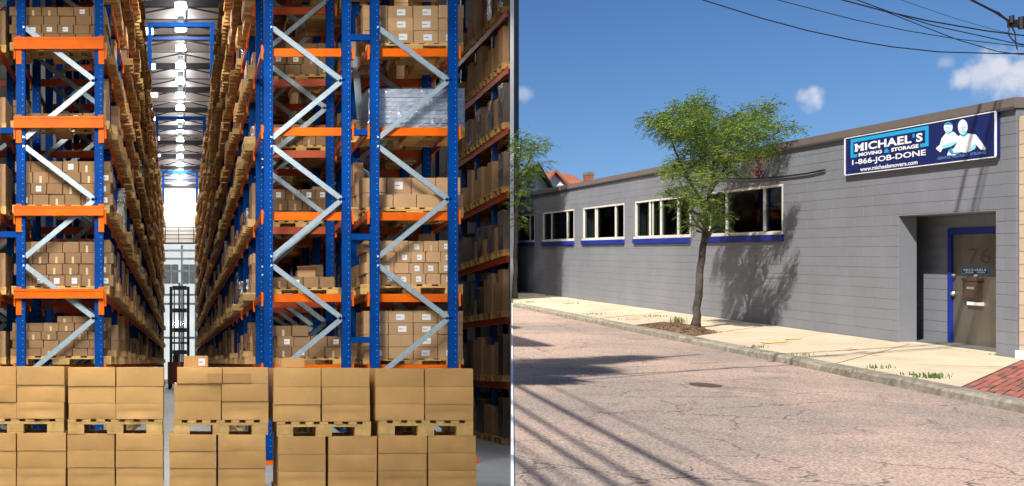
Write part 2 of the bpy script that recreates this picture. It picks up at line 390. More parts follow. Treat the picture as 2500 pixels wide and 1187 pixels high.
# far end wall with tall glazing at the bottom
E = 120.0
ew = thing('wall_end', (0, E, 0), kind='structure')
def ez(py): return PX(0, py, E).z
MB().box(LW, 11.8, E, E+.3, ez(596), roofh(E)+.2).build('wall_panel', 'plaster', ew)
MB().box(LW, lat(392, E), E, E+.3, 0, ez(597)).build('wall_panel', 'plaster', ew)
MB().box(lat(484, E), 11.8, E, E+.3, 0, ez(597)).build('wall_panel', 'plaster', ew)
g = MB().box(lat(393, E), lat(483, E), E+.1, E+.12, 0, ez(598)).build('glazing', 'glass_far', ew)
for px in (398, 444, 478): MB().box(lat(px, E)-.12, lat(px, E)+.12, E-.02, E+.09, 0, ez(599)).build('mullion', 'galv', ew)
for py in (612, 632, 662, 720, 742, 825): MB().box(lat(393.5, E), lat(482.5, E), E-.08, E-.03, ez(py)-.12, ez(py)+.12).build('transom', 'galv', ew)
MB().box(LW+.1, 11.7, E-.4, E-.05, ez(596), ez(593)).build('gallery_slab', 'truss', ew)
for py in (556, 565, 574, 584): MB().box(-3.5, 4.2, E-.36, E-.30, ez(py)-.03, ez(py)+.03).build('rail', 'truss', ew)
for px in (404, 472, 436): MB().box(lat(px, E)-.04, lat(px, E)+.04, E-.37, E-.29, ez(593), ez(556)).build('rail_post', 'truss', ew)
MB().box(lat(395, E), lat(483, E), E-.35, E-.05, ez(455), ez(450)).build('cornice', 'truss', ew)
# behind the glazing: a pale yard wall with windows, raised to whiten the view
yw = thing('yard_building', (1, 150, 0), 'pale building raised to whiten the glazing at the far end of the aisle', 'building')
MB().box(-9, 12, 150, 156, 0, 21).build('wall', 'plaster', yw)
for px in (408, 426, 452, 470): MB().box(lat(px, 150)-.45, lat(px, 150)+.45, 149.9, 149.99, 13.6, 16.2).build('window', 'room', yw)
MB().box(-9.3, 12.3, 149.6, 156.3, 21, 21.4).build('roof', 'galv', yw)

# ------------------------------------------------------------------ warehouse lamps
def arealight(loc, power, size, parent, col=(1, .96, .90), rot=None, spread=150):
    a = bpy.data.lights.new('lamp_light', 'AREA'); a.shape = 'DISK'; a.size = size; a.energy = power; a.color = col; a.spread = math.radians(spread)
    o = bpy.data.objects.new('lamp_light', a); COL.objects.link(o); place(o, loc, parent)
    if rot: o.rotation_euler = rot
ld = 57.5; k = 0
while ld < 119:
    z = ZC-.45
    t = thing('ceiling_lamp', (.1, ld, z), '%s lamp from the camera in the lit row above the aisle' % ORD[k], 'lamp', 'lamps in a row above the long aisle')
    MB().box(-.22, .42, ld-.22, ld+.22, z-.28, z).build('diffuser', 'lamp', t)
    MB().box(-.1, .3, ld-.1, ld+.1, z, z+.5).build('hanger', 'galv', t)
    if k % 3 == 0 or k > 12: arealight((.1, ld, z-.3), 520 if k < 13 else 420, .5, t, spread=170)
    ld += 4.1; k += 1
for k, (x, yy) in enumerate([(-2.05, 60.5), (-2.15, 67), (-2.2, 75), (-2.2, 83), (-2.3, 91), (-2.35, 99), (-2.4, 107)]):
    t = thing('roof_light', (x, yy, ZC-.5), '%s bright square roof light left of the lamp row' % ORD[k], 'roof light', 'roof lights left of the lamp row')
    MB().box(x-.5, x+.5, yy-.55, yy+.55, ZC-.42, ZC-.34).build('pane', 'skylight', t)
    MB().box(x-.58, x+.58, yy-.63, yy+.63, ZC-.33, ZC-.05).build('frame', 'galv', t)
k = 0
for (x, y, z, p) in [(.1, 31, 13.5, 200), (.1, 40, 17.1, 330), (7.4, 29.0, 13.0, 120)]:  # unseen lamps added over the aisles; the last brightens the dark right rack
    t = thing('added_bay_lamp', (x, y, z), 'added unseen round lamp, %s of those over the aisles' % ORD[k], 'lamp'); k += 1
    MB().tube([(x, y, z+.02), (x, y, z+.25), (x, y, z+.4)], [.45, .4, .12], 12).build('reflector', 'galv', t)
    MB().beam((x, y, z+.4), (x, y, roofh(y)+.05), .04, .04).build('hanger', 'galv', t)
    arealight((x, y, z-.02), p, .8, t)
k = 0
for (x, y) in [(-6.0, 11), (-3.2, 11), (-.6, 12.5), (-5.0, 15.0), (-1.8, 15.5), (.0, 16.5), (-4.5, 19.0), (1.0, 19.2)]:  # unseen lamps added to light the front cartons and the racks behind
    z = EYE+8.3
    t = thing('added_bay_lamp', (x, y, z), 'added unseen round lamp number %s above the loading zone' % ORD[k], 'lamp'); k += 1
    MB().tube([(x, y, z+.02), (x, y, z+.25), (x, y, z+.4)], [.6, .5, .12], 12).build('reflector', 'galv', t)
    MB().beam((x, y, z+.4), (x, y, roofh(y)+.05), .04, .04).build('hanger', 'galv', t)
    arealight((x, y, z-.02), 250, 1.1, t, rot=(math.radians(41 if x < .5 else 62), 0, math.radians(8 if x < .5 else -34)), spread=124 if x < .5 else 100)

# ------------------------------------------------------------------ pallet racks
Z0 = 25.0; BAY = 2.7
LEV = [-.05, 1.62, 3.55, 5.55, 7.42, 9.3, 11.2, 13.1, 15.0]     # heights above the eye, top of the beams' pallet line
def topz(d): return min(EYE+16.6, EYE+.352*d+.25)
def upright(rack, x, d, holes=False, m='blue'):
    z1 = topz(d)
    w = .205
    b = MB(); b.box(x, x+w, d, d+.05, 0, z1); b.box(x, x+.04, d+.05, d+.16, 0, z1); b.box(x+w-.04, x+w, d+.05, d+.16, 0, z1)
    o = b.build('upright', m, rack)
    if holes:
        h = MB(); z = .3
        for fx in (.72,):
            z = .3
            while z < z1-.1:
                h.box(x+w*fx-.008, x+w*fx+.008, d-.003, d+.002, z-.009, z+.009); z += .14
        ho = h.build('hole_light_row', 'holelight', o); ho['kind'] = 'stuff'  # solid pale chips, painted as light coming through the post
        MB().box(x-.07, x+w+.07, d-.06, d+.24, 0, .02).build('foot_plate', 'orange', o)
        MB().box(x-.05, x+w+.05, d-.05, d-.006, .02, .1).build('foot_guard', 'orange', o)
    return o
def braces(rack, x0, x1, d, pyoff=0.0, n=None, m='galv', join=False):
    # zigzag of galvanised bars inside one frame, nodes 291 px apart at the front frame
    zt = topz(d); per = 291*Z0/F; half = per/2
    z = EYE+(PYC-(648+pyoff))*Z0/F - 3*per
    J = MB() if join else None
    while z < zt:
        for (a, b, za, zb) in ((x0, x1, z, z-129*Z0/F), (x1, x0, z+162*Z0/F, z+22*Z0/F)):
            zz = sorted((za, zb))
            if zz[0] < .1 or zz[1] > zt-.05: continue
            p = (a, d+.09, za); q = (b, d+.09, zb)
            if join: J.beam(p, q, .06, .115, Vector((0, 0, 1)))
            else:
                o = MB().beam(p, q, .06, .118, Vector((0, 0, 1))).build('brace', m, rack)
                o2 = MB()
                for c in (p, q):
                    sx = .03 if c[0] == min(a, b) else -.03
                    o2.box(c[0]-sx-.02, c[0]-sx+.02, d-.012, d-.002, c[2]-.02, c[2]+.02)
                o2.build('bolt', 'bolt', o)
        z += per
    if join and J.v: J.build('brace', m, rack)
def rack(label, x0, x1, frames, front_beams, near, tie=True, levels=LEV, pyoff=0, faces=(True, True)):
    """x0,x1 outer faces; frames = list of frame depths"""
    r = thing('pallet_rack', ((x0+x1)/2, frames[0], 0), label, 'rack', 'pallet racks in the warehouse')
    farp = MB(); farb = MB(); fart = MB()
    for i, d in enumerate(frames):
        if i < near:
            upright(r, x0, d, holes=(i < 2)); upright(r, x1-.205, d, holes=(i < 2))
            braces(r, x0+.2, x1-.2, d, pyoff, join=(i > 2))
        else:
            for x in (x0, x1-.205): farp.box(x, x+.205, d, d+.16, 0, topz(d))
        for h in levels:
            z = EYE+h
            if z > topz(d)-.1: continue
            if tie and i < near and (i > 0 or front_beams == 'inside'):
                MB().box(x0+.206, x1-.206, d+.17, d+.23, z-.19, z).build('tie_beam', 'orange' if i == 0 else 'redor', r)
            # beams that carry the pallets, running away from the camera along both faces
            if i < len(frames)-1:
                d2 = frames[i+1]
                for s, x in ((0, x0), (1, x1)):
                    if not faces[s]: continue
                    xa, xb = (x-.055, x-.004) if s == 0 else (x+.004, x+.055)
                    if i < 6:
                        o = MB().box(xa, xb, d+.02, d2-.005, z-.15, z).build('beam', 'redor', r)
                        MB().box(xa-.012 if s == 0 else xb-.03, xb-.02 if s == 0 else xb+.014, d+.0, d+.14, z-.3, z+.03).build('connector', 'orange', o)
                    else: farb.box(xa, xb, d+.02, d2-.005, z-.15, z)
    if farp.v: farp.build('upright', 'blue', r, kind='stuff')
    if farb.v: farb.build('beam', 'redor', r, kind='stuff')
    return r
AX0, AX1 = lat(40, Z0), lat(252, Z0); BX0, BX1 = lat(645, Z0), lat(857, Z0); CX0, CX1 = lat(905, Z0), lat(1118, Z0)
FR = [Z0+BAY*i for i in range(35)]
RA = rack('tall blue rack at the left with orange beams across its front posts', AX0, AX1, FR, 'outside', 6)
RB = rack('tall blue pallet rack right of the long aisle, nearly empty behind its end frame', BX0, BX1, FR, 'inside', 6)
RC = rack('blue pallet rack with silver wrapped pallet, right of the nearly empty rack', CX0, CX1, FR[:5], 'inside', 5)
# rack A: orange guard beams bolted on the front of the posts
for py0, py1 in ((92, 121), (285, 313), (503, 527), (706, 729)):
    a = PX(34, py0, Z0-.1); b = PX(253, py1, Z0-.1)
    o = MB().box(a.x, b.x, Z0-.16, Z0-.06, b.z, a.z).build('guard_beam', 'orange', RA)
    MB().box(a.x, b.x, Z0-.175, Z0-.161, a.z-.055, a.z-.02).build('beam_lip', 'orange', o)
    for px in (38, 240):
        c = PX(px, py0-6, Z0-.1)
        MB().box(c.x, c.x+.13, Z0-.05, Z0-.006, c.z-.66, c.z).build('connector', 'orange', o)
for py in (240, 330):
    pass
for (py, x0, x1) in ((322, 858, 905), (578, 858, 905), (90, 858, 905), (830, 858, 905)):
    a = PX(x0, py, Z0); b = PX(x1, py, Z0)
    MB().box(BX1+.003, CX0-.003, Z0+.02, Z0+.14, a.z-.07, a.z+.07).build('row_spacer', 'blue', RB)
MB().beam(PX(862, 85, Z0+1.6), PX(879, 290, Z0+1.6), .16, .05, Vector((0, 1, 0))).build('strap', 'galv', RB)
# ties across the aisle
for k, (dd, py) in enumerate(((60.1, 60), (78.9, 288), (111.3, 420))):
    z = PX(0, py, dd).z
    t = thing('aisle_portal', (.1, dd, z), '%s blue portal spanning the aisle high between the racks' % ORD[k], 'portal', 'blue portals over the aisle')
    MB().box(AX1, BX0, dd, dd+.25, z-.12, z+.12).build('beam', 'blue', t)
    MB().box(AX1+.01, BX0-.01, dd, dd+.2, z-.85, z-.70).build('lower_beam', 'bluedark', t)
    for x in (AX1+.02, BX0-.24): MB().box(x, x+.22, dd-.05, dd+.3, z-3.2, z-.13).build('post', 'blue', t)

# ------------------------------------------------------------------ pallets
def pallet(x0, x1, y0, y1, z0, z1, label, group, cat='pallet', parts=True, slats=7):
    w = x1-x0; h = z1-z0
    t = thing('wooden_pallet', ((x0+x1)/2, (y0+y1)/2, z0), label, cat, group)
    td = h*.17
    bw = w/slats*.62
    def three(nm, k0, fn):
        first = None
        for i in range(k0):
            x, y, z, sx, sy, sz = fn(i)
            if first is None:
                first = MB().box(x, x+sx, y, y+sy, z, z+sz).build(nm, 'wood', t); c0 = WL[first.name]-Vector((x, y, z))
            else: share(first, nm, Vector((x, y, z))+c0, t)
    three('deck_board', slats, lambda i: (x0+(w-bw)*i/(slats-1), y0+R.uniform(-.01, .01), z1-td, bw, y1-y0, td))
    three('cross_board', 3, lambda i: (x0+.003, y0+.002+(y1-y0-.14)*i/2, z1-2*td-.002, w-.006, .136, td))
    bl = w*.17; bh = h-2*td-td*.7
    three('block', 9, lambda i: (x0+.004+(w-bl-.008)*(i % 3)/2, y0+.004+(y1-y0-.15)*(i//3)/2, z0+td*.7+.001, bl, .14, bh-.004))
    three('bottom_board', 3, lambda i: (x0+.006+(w-bl-.012)*i/2, y0+.006, z0, bl, y1-y0-.012, td*.7-.001))
    return t

# ------------------------------------------------------------------ cartons
def carton(x0, x1, y0, y1, z0, z1, label, group, m='card_b', sticker=None, tape=None, bulge=0.0, name='carton', dent=0.0):
    b = MB()
    if bulge or dent:
        nx, nz = 8, 5; ph = R.uniform(0, 6)
        def P(u, v):
            e = (1-(2*u-1)**4)*(1-(2*v-1)**4)
            sag = bulge*e*(.6+.4*math.sin(ph+3*u))
            if dent: sag += dent*math.exp(-((u-.5)/.42)**2*3)*math.exp(-((v-.06)/.22)**2)*1.0 - dent*.8*math.exp(-((v-.42)/.16)**2)*e
            return (x0+(x1-x0)*u, y0-sag, z0+(z1-z0)*v)
        vs = [P(i/nx, j/nz) for j in range(nz+1) for i in range(nx+1)]
        fs = [(j*(nx+1)+i, j*(nx+1)+i+1, (j+1)*(nx+1)+i+1, (j+1)*(nx+1)+i) for j in range(nz) for i in range(nx)]
        b.add(vs, fs)
        b.add([(x0, y0, z0), (x1, y0, z0), (x1, y1, z0), (x0, y1, z0), (x0, y0, z1), (x1, y0, z1), (x1, y1, z1), (x0, y1, z1)],
              [(3, 2, 1, 0), (4, 5, 6, 7), (1, 2, 6, 5), (2, 3, 7, 6), (3, 0, 4, 7)])
    else:
        c = min(.012, (x1-x0)*.04)        # worn corners
        r0 = [(x0+c, y0), (x1-c, y0), (x1, y0+c), (x1, y1-c), (x1-c, y1), (x0+c, y1), (x0, y1-c), (x0, y0+c)]
        b.prism([(x, y, z0) for x, y in r0], [(x, y, z1) for x, y in r0])
    o = b.build(name, m, None, smooth=bool(bulge or dent), label=label, cat='box', group=group)
    if bulge or dent: o.data.polygons.foreach_set('use_smooth', [i < 40 for i in range(len(o.data.polygons))])
    if sticker:
        for (u0, u1, v0, v1) in sticker:
            s = MB().box(x0+(x1-x0)*u0, x0+(x1-x0)*u1, y0-bulge-.005, y0-bulge-.001, z0+(z1-z0)*v0, z0+(z1-z0)*v1).build('label_sticker', 'paper', o)
            MB().box(x0+(x1-x0)*(u0+.03), x0+(x1-x0)*(u0*.4+u1*.6), y0-bulge-.007, y0-bulge-.0055, z0+(z1-z0)*(v0*.55+v1*.45), z0+(z1-z0)*(v0*.45+v1*.55)).build('barcode', 'ink', s)
    if tape:
        u0, u1, v0, v1 = tape
        MB().box(x0+(x1-x0)*u0, x0+(x1-x0)*u1, y0-bulge-.004, y0-bulge-.001, z0+(z1-z0)*v0, z0+(z1-z0)*v1).build('tape_strip', 'tape' if bulge else 'tapepale', o)
    return o

# front row: five double-stacked pallets
Z1 = 18.35; S1 = Z1/F
stacks = [
 ('leftmost front stack', [[(-78, 39), (41, 157)]]*3, [895, 940, 982, 1023], (-82, 156, 1023, 1058), [[(-78, 39), (41, 160)]]*3, [1058, 1101, 1144, 1188]),
 ('second front stack from the left', [[(167, 282), (284, 399)]]*3, [897, 943, 985, 1024], (165, 397, 1024, 1059), [[(165, 280), (283, 398)]]*3, [1059, 1100, 1142, 1188]),
 ('middle front stack', [[(433, 542), (544, 655)], [(426, 540), (541.5, 655)], [(426, 540), (541.5, 655)]], [897, 937, 980, 1026], (423, 655, 1026, 1062), [[(413, 527), (532, 648)]]*3, [1062, 1102, 1144, 1190]),
 ('second front stack from the right', [[(668, 783), (786, 903)]]*3, [899, 945, 988, 1030], (676, 906, 1030, 1066), [[(680, 795), (802, 920)]]*3, [1066, 1110, 1152, 1192]),
 ('rightmost front stack', [[(918, 1036), (1039, 1156)]]*3, [900, 944, 987, 1027], (924, 1156, 1027, 1064), [[(924, 1042), (1046, 1163)]]*3, [1064, 1107, 1150, 1190])]
RW = ['top', 'middle', 'bottom']
for (nm, ucols, urows, pal, lcols, lrows) in stacks:
    zj = R.uniform(-.05, .05)
    yf = Z1+zj; k = yf/F
    def bx(c, y0, y1): return ((c[0]-PXC)*k, (c[1]-PXC)*k, EYE+(PYC-y1)*k, EYE+(PYC-y0)*k)
    for half, cols, rows in (('upper', ucols, urows), ('lower', lcols, lrows)):
        for r in range(3):
            for c in range(2):
                x0, x1, za, zb = bx(cols[r][c], rows[r], rows[r+1])
                j = R.uniform(-.006, .006); jy = R.uniform(-.02, .02)
                x1 -= .002
                dent = .028 if (r == 2 and half == 'upper' and c == 1) or (r == 2 and half == 'lower') else 0
                tp = None; stk = None
                if nm == 'middle front stack' and half == 'upper' and r == 0: tp = (.68, 1, .05, .6) if c == 0 else (0, .62, .05, .6)
                carton(x0+j, x1+j, yf+jy, yf+1.05+jy, za+.004, zb, 'plain carton, %s %s of %s load, %s' % (RW[r], 'left' if c == 0 else 'right', half, nm), 'large cartons on the front stacks', 'card', bulge=.012+R.uniform(0, .006), dent=dent, tape=tp, name='carton')
    x0, x1, za, zb = bx(pal[:2], pal[2], pal[3])
    pallet(x0, x1, yf+.0, yf+1.1, za, zb-.0005, 'yellow wooden pallet between the two loads of the %s' % nm, 'pallets of the front stacks')
    zb2 = bx(lcols[2][0], 0, lrows[3])[2]
    pallet(x0, x1, yf+.02, yf+1.1, .0, zb2-.001, 'wooden pallet on the floor under the %s' % nm, 'pallets of the front stacks')
b0 = PX(449, 869, Z1+.15); b1 = PX(508, 897, Z1+.15)
carton(b0.x, b1.x, Z1+.12, Z1+.5, EYE+(PYC-897)*S1+.006, b0.z, 'small carton with white label on top of the middle front stack', 'small cartons on top', 'card', sticker=[(.6, .88, .12, .75)])
b0 = PX(688, 874, Z1+.15); b1 = PX(744, 899, Z1+.15)
carton(b0.x, b1.x, Z1+.12, Z1+.5, EYE+(PYC-899)*S1+.012, b0.z, 'small plain carton on top of the second front stack from the right', 'small cartons on top', 'card')

# loads just behind the end frames
def rowload(nm, x0p, x1p, rows, wpx, d, dep, group, sticker=0, m='card_b', stag=True, tape=.5, topn=None):
    """rows: pixel y edges from top to bottom at depth d"""
    k = d/F
    for r in range(len(rows)-1):
        spec = rows[r]
        y0 = rows[r]; y1 = rows[r+1]
        n = max(1, round((x1p-x0p)/wpx)); step = (x1p-x0p)/n
        off = (step*.45 if (r % 2) else 0) if stag else 0
        xs = [x0p+off*.3+i*step for i in range(n+1)]
        if topn and r == 0: xs = xs[topn[0]:topn[1]+1]
        for c in range(len(xs)-1):
            xa = xs[c]+R.uniform(.2, 1.2); xb = xs[c+1]-R.uniform(.2, 1.0)
            st = None
            if R.random() < sticker:
                u = R.uniform(.3, .42); st = [(u, u+.34, .22, .72)]
            tp = None
            if not st and R.random() < tape: tp = (.42, .56, .0, .62)
            jy = R.uniform(0, .05)
            carton((xa-PXC)*k, (xb-PXC)*k, d+jy, d+dep, EYE+(PYC-y1)*k+.002, EYE+(PYC-y0)*k-R.uniform(0, .012), '%s carton in row %s, %s' % (ORD[c], ['one', 'two', 'three', 'four', 'five', 'six'][r], nm), group, m, sticker=st, tape=tp)
def lev_y(h, d): return PYC-h*F/d
dA = Z0+.36
gA = 'cartons on the left rack'
ya = [lev_y(h, dA) for h in LEV]
pz = 20                                   # pallet height in pixels at the racks
def rackpallet(x0p, x1p, h, d, dep, label, hp=20):
    k = d/F; z0 = EYE+h+.003
    pallet((x0p-PXC)*k, (x1p-PXC)*k, d-.03, d+dep, z0, z0+hp*k, label, 'pallets on the racks')
    return PYC-(z0+hp*k-EYE+.001)/k
y = rackpallet(28, 268, LEV[1], dA, 1.15, 'pallet under four rows of small cartons, lower middle shelf of the left rack')
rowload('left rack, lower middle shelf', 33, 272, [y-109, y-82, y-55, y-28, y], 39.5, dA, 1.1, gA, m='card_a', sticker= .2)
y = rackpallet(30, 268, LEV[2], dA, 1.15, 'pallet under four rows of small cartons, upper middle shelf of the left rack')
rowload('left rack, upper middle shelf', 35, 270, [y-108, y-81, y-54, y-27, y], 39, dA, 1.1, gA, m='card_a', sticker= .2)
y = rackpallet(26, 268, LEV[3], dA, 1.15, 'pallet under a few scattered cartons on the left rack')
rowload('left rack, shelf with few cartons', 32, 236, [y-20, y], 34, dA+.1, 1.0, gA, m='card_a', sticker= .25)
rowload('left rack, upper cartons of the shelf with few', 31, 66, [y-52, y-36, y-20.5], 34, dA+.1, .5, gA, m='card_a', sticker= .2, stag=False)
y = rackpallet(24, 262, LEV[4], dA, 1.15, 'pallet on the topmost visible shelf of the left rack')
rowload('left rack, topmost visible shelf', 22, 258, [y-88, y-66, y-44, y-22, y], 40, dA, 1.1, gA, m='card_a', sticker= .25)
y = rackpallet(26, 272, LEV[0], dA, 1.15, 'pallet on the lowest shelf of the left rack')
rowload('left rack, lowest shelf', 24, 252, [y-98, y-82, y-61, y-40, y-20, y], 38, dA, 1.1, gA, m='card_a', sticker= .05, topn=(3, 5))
# rack C
gC = 'cartons on the right hand rack'
dC = Z0+.36
y = rackpallet(893, 1131, LEV[4]-.02, dC, 1.15, 'pallet on the topmost visible shelf of the rack with the silver load', 21)
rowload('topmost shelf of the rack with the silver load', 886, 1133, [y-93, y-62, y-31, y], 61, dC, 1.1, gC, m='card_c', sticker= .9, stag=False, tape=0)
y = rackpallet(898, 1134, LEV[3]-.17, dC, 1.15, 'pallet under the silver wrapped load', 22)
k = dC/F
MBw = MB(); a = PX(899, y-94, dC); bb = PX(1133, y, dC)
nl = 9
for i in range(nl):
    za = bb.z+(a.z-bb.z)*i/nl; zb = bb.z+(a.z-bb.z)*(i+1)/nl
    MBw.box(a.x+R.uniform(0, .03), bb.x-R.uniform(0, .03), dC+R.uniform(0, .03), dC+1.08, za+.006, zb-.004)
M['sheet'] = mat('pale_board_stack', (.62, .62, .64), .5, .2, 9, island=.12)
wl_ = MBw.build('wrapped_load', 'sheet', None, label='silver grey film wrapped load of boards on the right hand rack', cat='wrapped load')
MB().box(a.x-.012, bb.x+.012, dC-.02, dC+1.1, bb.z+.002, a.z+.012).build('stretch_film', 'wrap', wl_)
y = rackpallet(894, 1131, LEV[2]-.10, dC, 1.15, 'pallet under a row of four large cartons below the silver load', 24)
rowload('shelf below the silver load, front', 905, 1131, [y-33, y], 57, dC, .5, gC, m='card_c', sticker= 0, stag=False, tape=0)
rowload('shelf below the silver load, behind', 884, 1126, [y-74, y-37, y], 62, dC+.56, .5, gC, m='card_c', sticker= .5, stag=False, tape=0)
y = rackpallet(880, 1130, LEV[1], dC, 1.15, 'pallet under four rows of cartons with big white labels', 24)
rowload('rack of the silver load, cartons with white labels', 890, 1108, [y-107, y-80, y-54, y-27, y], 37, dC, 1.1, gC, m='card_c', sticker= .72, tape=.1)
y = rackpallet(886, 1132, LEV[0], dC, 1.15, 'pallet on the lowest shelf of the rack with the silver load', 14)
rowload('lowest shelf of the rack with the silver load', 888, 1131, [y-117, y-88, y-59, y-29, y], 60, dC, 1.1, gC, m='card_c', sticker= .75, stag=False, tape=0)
# rack B: nearly empty first bay, goods further back
gB = 'cartons on the nearly empty rack'
dB = Z0+BAY+.45
for (h, x0p, x1p, n, wd, nm, dd) in [(LEV[4], 655, 815, 3, 40, 'topmost shelf of the nearly empty rack', dB), (LEV[3], 668, 800, 2, 36, 'second shelf from the top of the nearly empty rack', dB), (LEV[2], 662, 806, 3, 34, 'middle shelf of the nearly empty rack', dB), (LEV[1], 664, 818, 1, 44, 'lower shelf of the nearly empty rack', Z0+.5), (LEV[0], 672, 835, 3, 44, 'lowest shelf of the nearly empty rack', Z0+.5)]:
    y = rackpallet(x0p-6, x1p+8, h, dd, 1.15, 'pallet on the %s' % nm, 17)
    rh = 26 if n != 1 else 27
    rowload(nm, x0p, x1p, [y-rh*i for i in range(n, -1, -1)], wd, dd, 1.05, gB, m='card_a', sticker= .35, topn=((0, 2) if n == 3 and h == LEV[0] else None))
yq = y
dq = Z0+.52; kq = dq/F; yb = lev_y(LEV[1], dq)-17-27.5
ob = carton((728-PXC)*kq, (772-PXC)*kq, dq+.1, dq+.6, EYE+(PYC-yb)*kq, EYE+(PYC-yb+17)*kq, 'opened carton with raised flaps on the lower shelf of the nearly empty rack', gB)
z1 = EYE+(PYC-yb+17)*kq
MB().add([((728-PXC)*kq, dq+.1, z1), ((772-PXC)*kq, dq+.1, z1), ((778-PXC)*kq, dq-.05, z1+.09), ((724-PXC)*kq, dq-.05, z1+.07), ((728-PXC)*kq, dq+.104, z1), ((772-PXC)*kq, dq+.104, z1), ((778-PXC)*kq, dq-.046, z1+.094), ((724-PXC)*kq, dq-.046, z1+.074)], [(0, 1, 2, 3), (7, 6, 5, 4), (0, 4, 5, 1), (1, 5, 6, 2), (2, 6, 7, 3), (3, 7, 4, 0)]).build('flap', 'card_b', ob)

# goods down the aisle: too many to count, one mass of cartons and one of pallets per rack
def aisle(nm, x0, x1, side, start, end, skipfront):
    cb = MB(); pb = MB(); fb = MB()
    npal = 0
    d = start
    while d < end:
        for L, h in enumerate([-EYE+.003-.0]+LEV):
            z = EYE+h+.004
            if z+.2 > topz(d)+1.2: continue
            if d < skipfront and L > 0: continue
            ln = 1.18; xa = x0-.12; xb = x1+.12
            if R.random() < .05: continue
            s = R.uniform(-.08, .08)
            ya_, yb_ = d+R.uniform(0, .05), d+ln
            # the side that shows to the aisle
            f0, f1 = (xb-.5+s, xb+s) if side > 0 else (xa+s, xa+.5+s)
            o0, o1 = (f0, f1+.14) if side > 0 else (f0-.14, f1)
            for i in range(3):
                yy = ya_+(ln-.24)*i/2
                pb.box(o0, o1, yy, yy+.2, z, z+.16)
            pb.box(o0, o1, ya_, yb_, z+.162, z+.2)
            if R.random() < .35:
                for i in range(3):
                    yy = ya_+(ln-.24)*i/2
                    pb.box(o0, o1, yy, yy+.2, z+.202, z+.32)
                pb.box(o0, o1, ya_, yb_, z+.322, z+.36)
                z += .17
            nr = R.choice([2, 3, 3, 4, 4, 5]); hh = R.uniform(.5, 1.35)/nr
            nc = R.choice([1, 2, 2, 3])
            ins = R.uniform(.0, .16)
            for r in range(nr):
                for c in range(nc):
                    if r == nr-1 and R.random() < .3: continue
                    w = (ln-.04)/nc; j = R.uniform(0, .04)
                    cb.box(f0+ins+j, f1-ins-j, ya_+.02+w*c+.006, ya_+.02+w*(c+1)-.006, z+.204+hh*r, z+.2+hh*(r+1)-.004)
            if R.random() < .07:
                fb.box(f0+ins-.02, f1-ins+.02, ya_-.0, yb_+.0, z+.2, z+.2+hh*nr)
        d += 1.35
    cb.build('carton_mass', 'card_far', None, label='mass of brown cartons stored %s' % nm, cat='cartons', kind='stuff')
    pb.build('pallet_mass', 'wood_far', None, label='mass of wooden pallets %s' % nm, cat='pallets', kind='stuff')
    fb.build('film_mass', 'wrap', None, label='clear stretch film round some loads %s' % nm, cat='stretch film', kind='stuff')
aisle('along the left side of the long aisle', AX0, AX1, 1, Z0+.16+1.36, 117, 0)
aisle('along the right side of the long aisle', BX0, BX1, -1, Z0+.16, 117, Z0+2.8)
aisle('deep inside the nearly empty rack', BX0+.3, BX1-.1, 1, Z0+4.3, 44, 0)
aisle('at the back right of the rack with the silver load', CX0, CX1-.2, 1, Z0+1.8, 40, 0)
aisle('at the back left of the rack with the silver load', CX0, CX1, -1, Z0+1.8, 40, 0)

# rack D: the dark rack on the far right, seen along its face
DF = 9.52
dlev = [-2.39, -.57, 1.32, 3.1, 4.95, 6.8, 8.55, 10.2]
RD = thing('pallet_rack', (DF, 31, 0), 'dark receding pallet rack at the right, full of wrapped loads', 'rack', 'pallet racks in the warehouse')
def droom(d): return min(RAY*d-.12, DF+1.7)
for d in (32.4, 34.2, 36.0, 37.8, 39.6, 41.4):
    MB().box(DF+.02, DF+.16, d, d+.14, 0, EYE+min(.36*d, 13)).build('upright', 'bluedark', RD)
    if droom(d) > DF+.9: MB().box(droom(d)-.16, droom(d)-.02, d, d+.14, 0, EYE+min(.36*d, 13)).build('upright', 'bluedark', RD)
ds_ = [30.75, 32.4, 34.2, 36.0, 37.8, 39.6, 41.4]
for h in dlev[1:]:
    for a, b in zip(ds_, ds_[1:]):
        if EYE+h < EYE+.352*a:
            MB().box(DF-.05, DF-.001, a+.003, b-.003, EYE+h-.2, EYE+h).build('beam', 'redor', RD)
n = 0
dd = 31.0
while dd < 37.6:
    for L, h in enumerate(dlev):
        if h > .34*dd: continue
        z = EYE+h+.004; dep = max(.12, min(droom(dd)-DF-.02, 1.2))
        x0 = DF-.10; x1 = DF+dep
        for q_ in (0,):
            pass
        pp = thing('wooden_pallet', (x0, dd, z), 'dim pallet, %s from the front on shelf %s of the dark right rack' % (ORD[n % 9], ORD[L]), 'pallet', 'pallets on the dark right rack')
        bsh = MB().box(x0, x1, dd+.02, dd+1.02, z+.15, z+.185).build('deck', 'wood', pp)
        for i in range(3): MB().box(x0+.002, x1-.002, dd+.03+.41*i, dd+.18+.41*i, z, z+.149).build('block', 'wood', pp)
        hh = R.uniform(.55, 1.25); lab = 'on %s pallet from the front, shelf %s of dark right rack' % (ORD[n % 9], ORD[L])
        kind = R.random()
        cc = carton(x0+.03, x1-.01, dd+.05, dd+.52, z+.187, z+.187+hh, 'near carton '+lab, 'cartons on the dark right rack')
        cc2 = carton(x0+.03+R.uniform(0, .05), x1-.01, dd+.53, dd+.99, z+.187, z+.187+hh*R.uniform(.55, 1.05), 'far carton '+lab, 'cartons on the dark right rack') if dd < 33.5 else None
        if kind < .5: MB().box(x0+.02, x1, dd+.04, dd+.525, z+.19, z+.2+hh).build('stretch_film', 'wrap', cc)
    dd += 1.12; n += 1
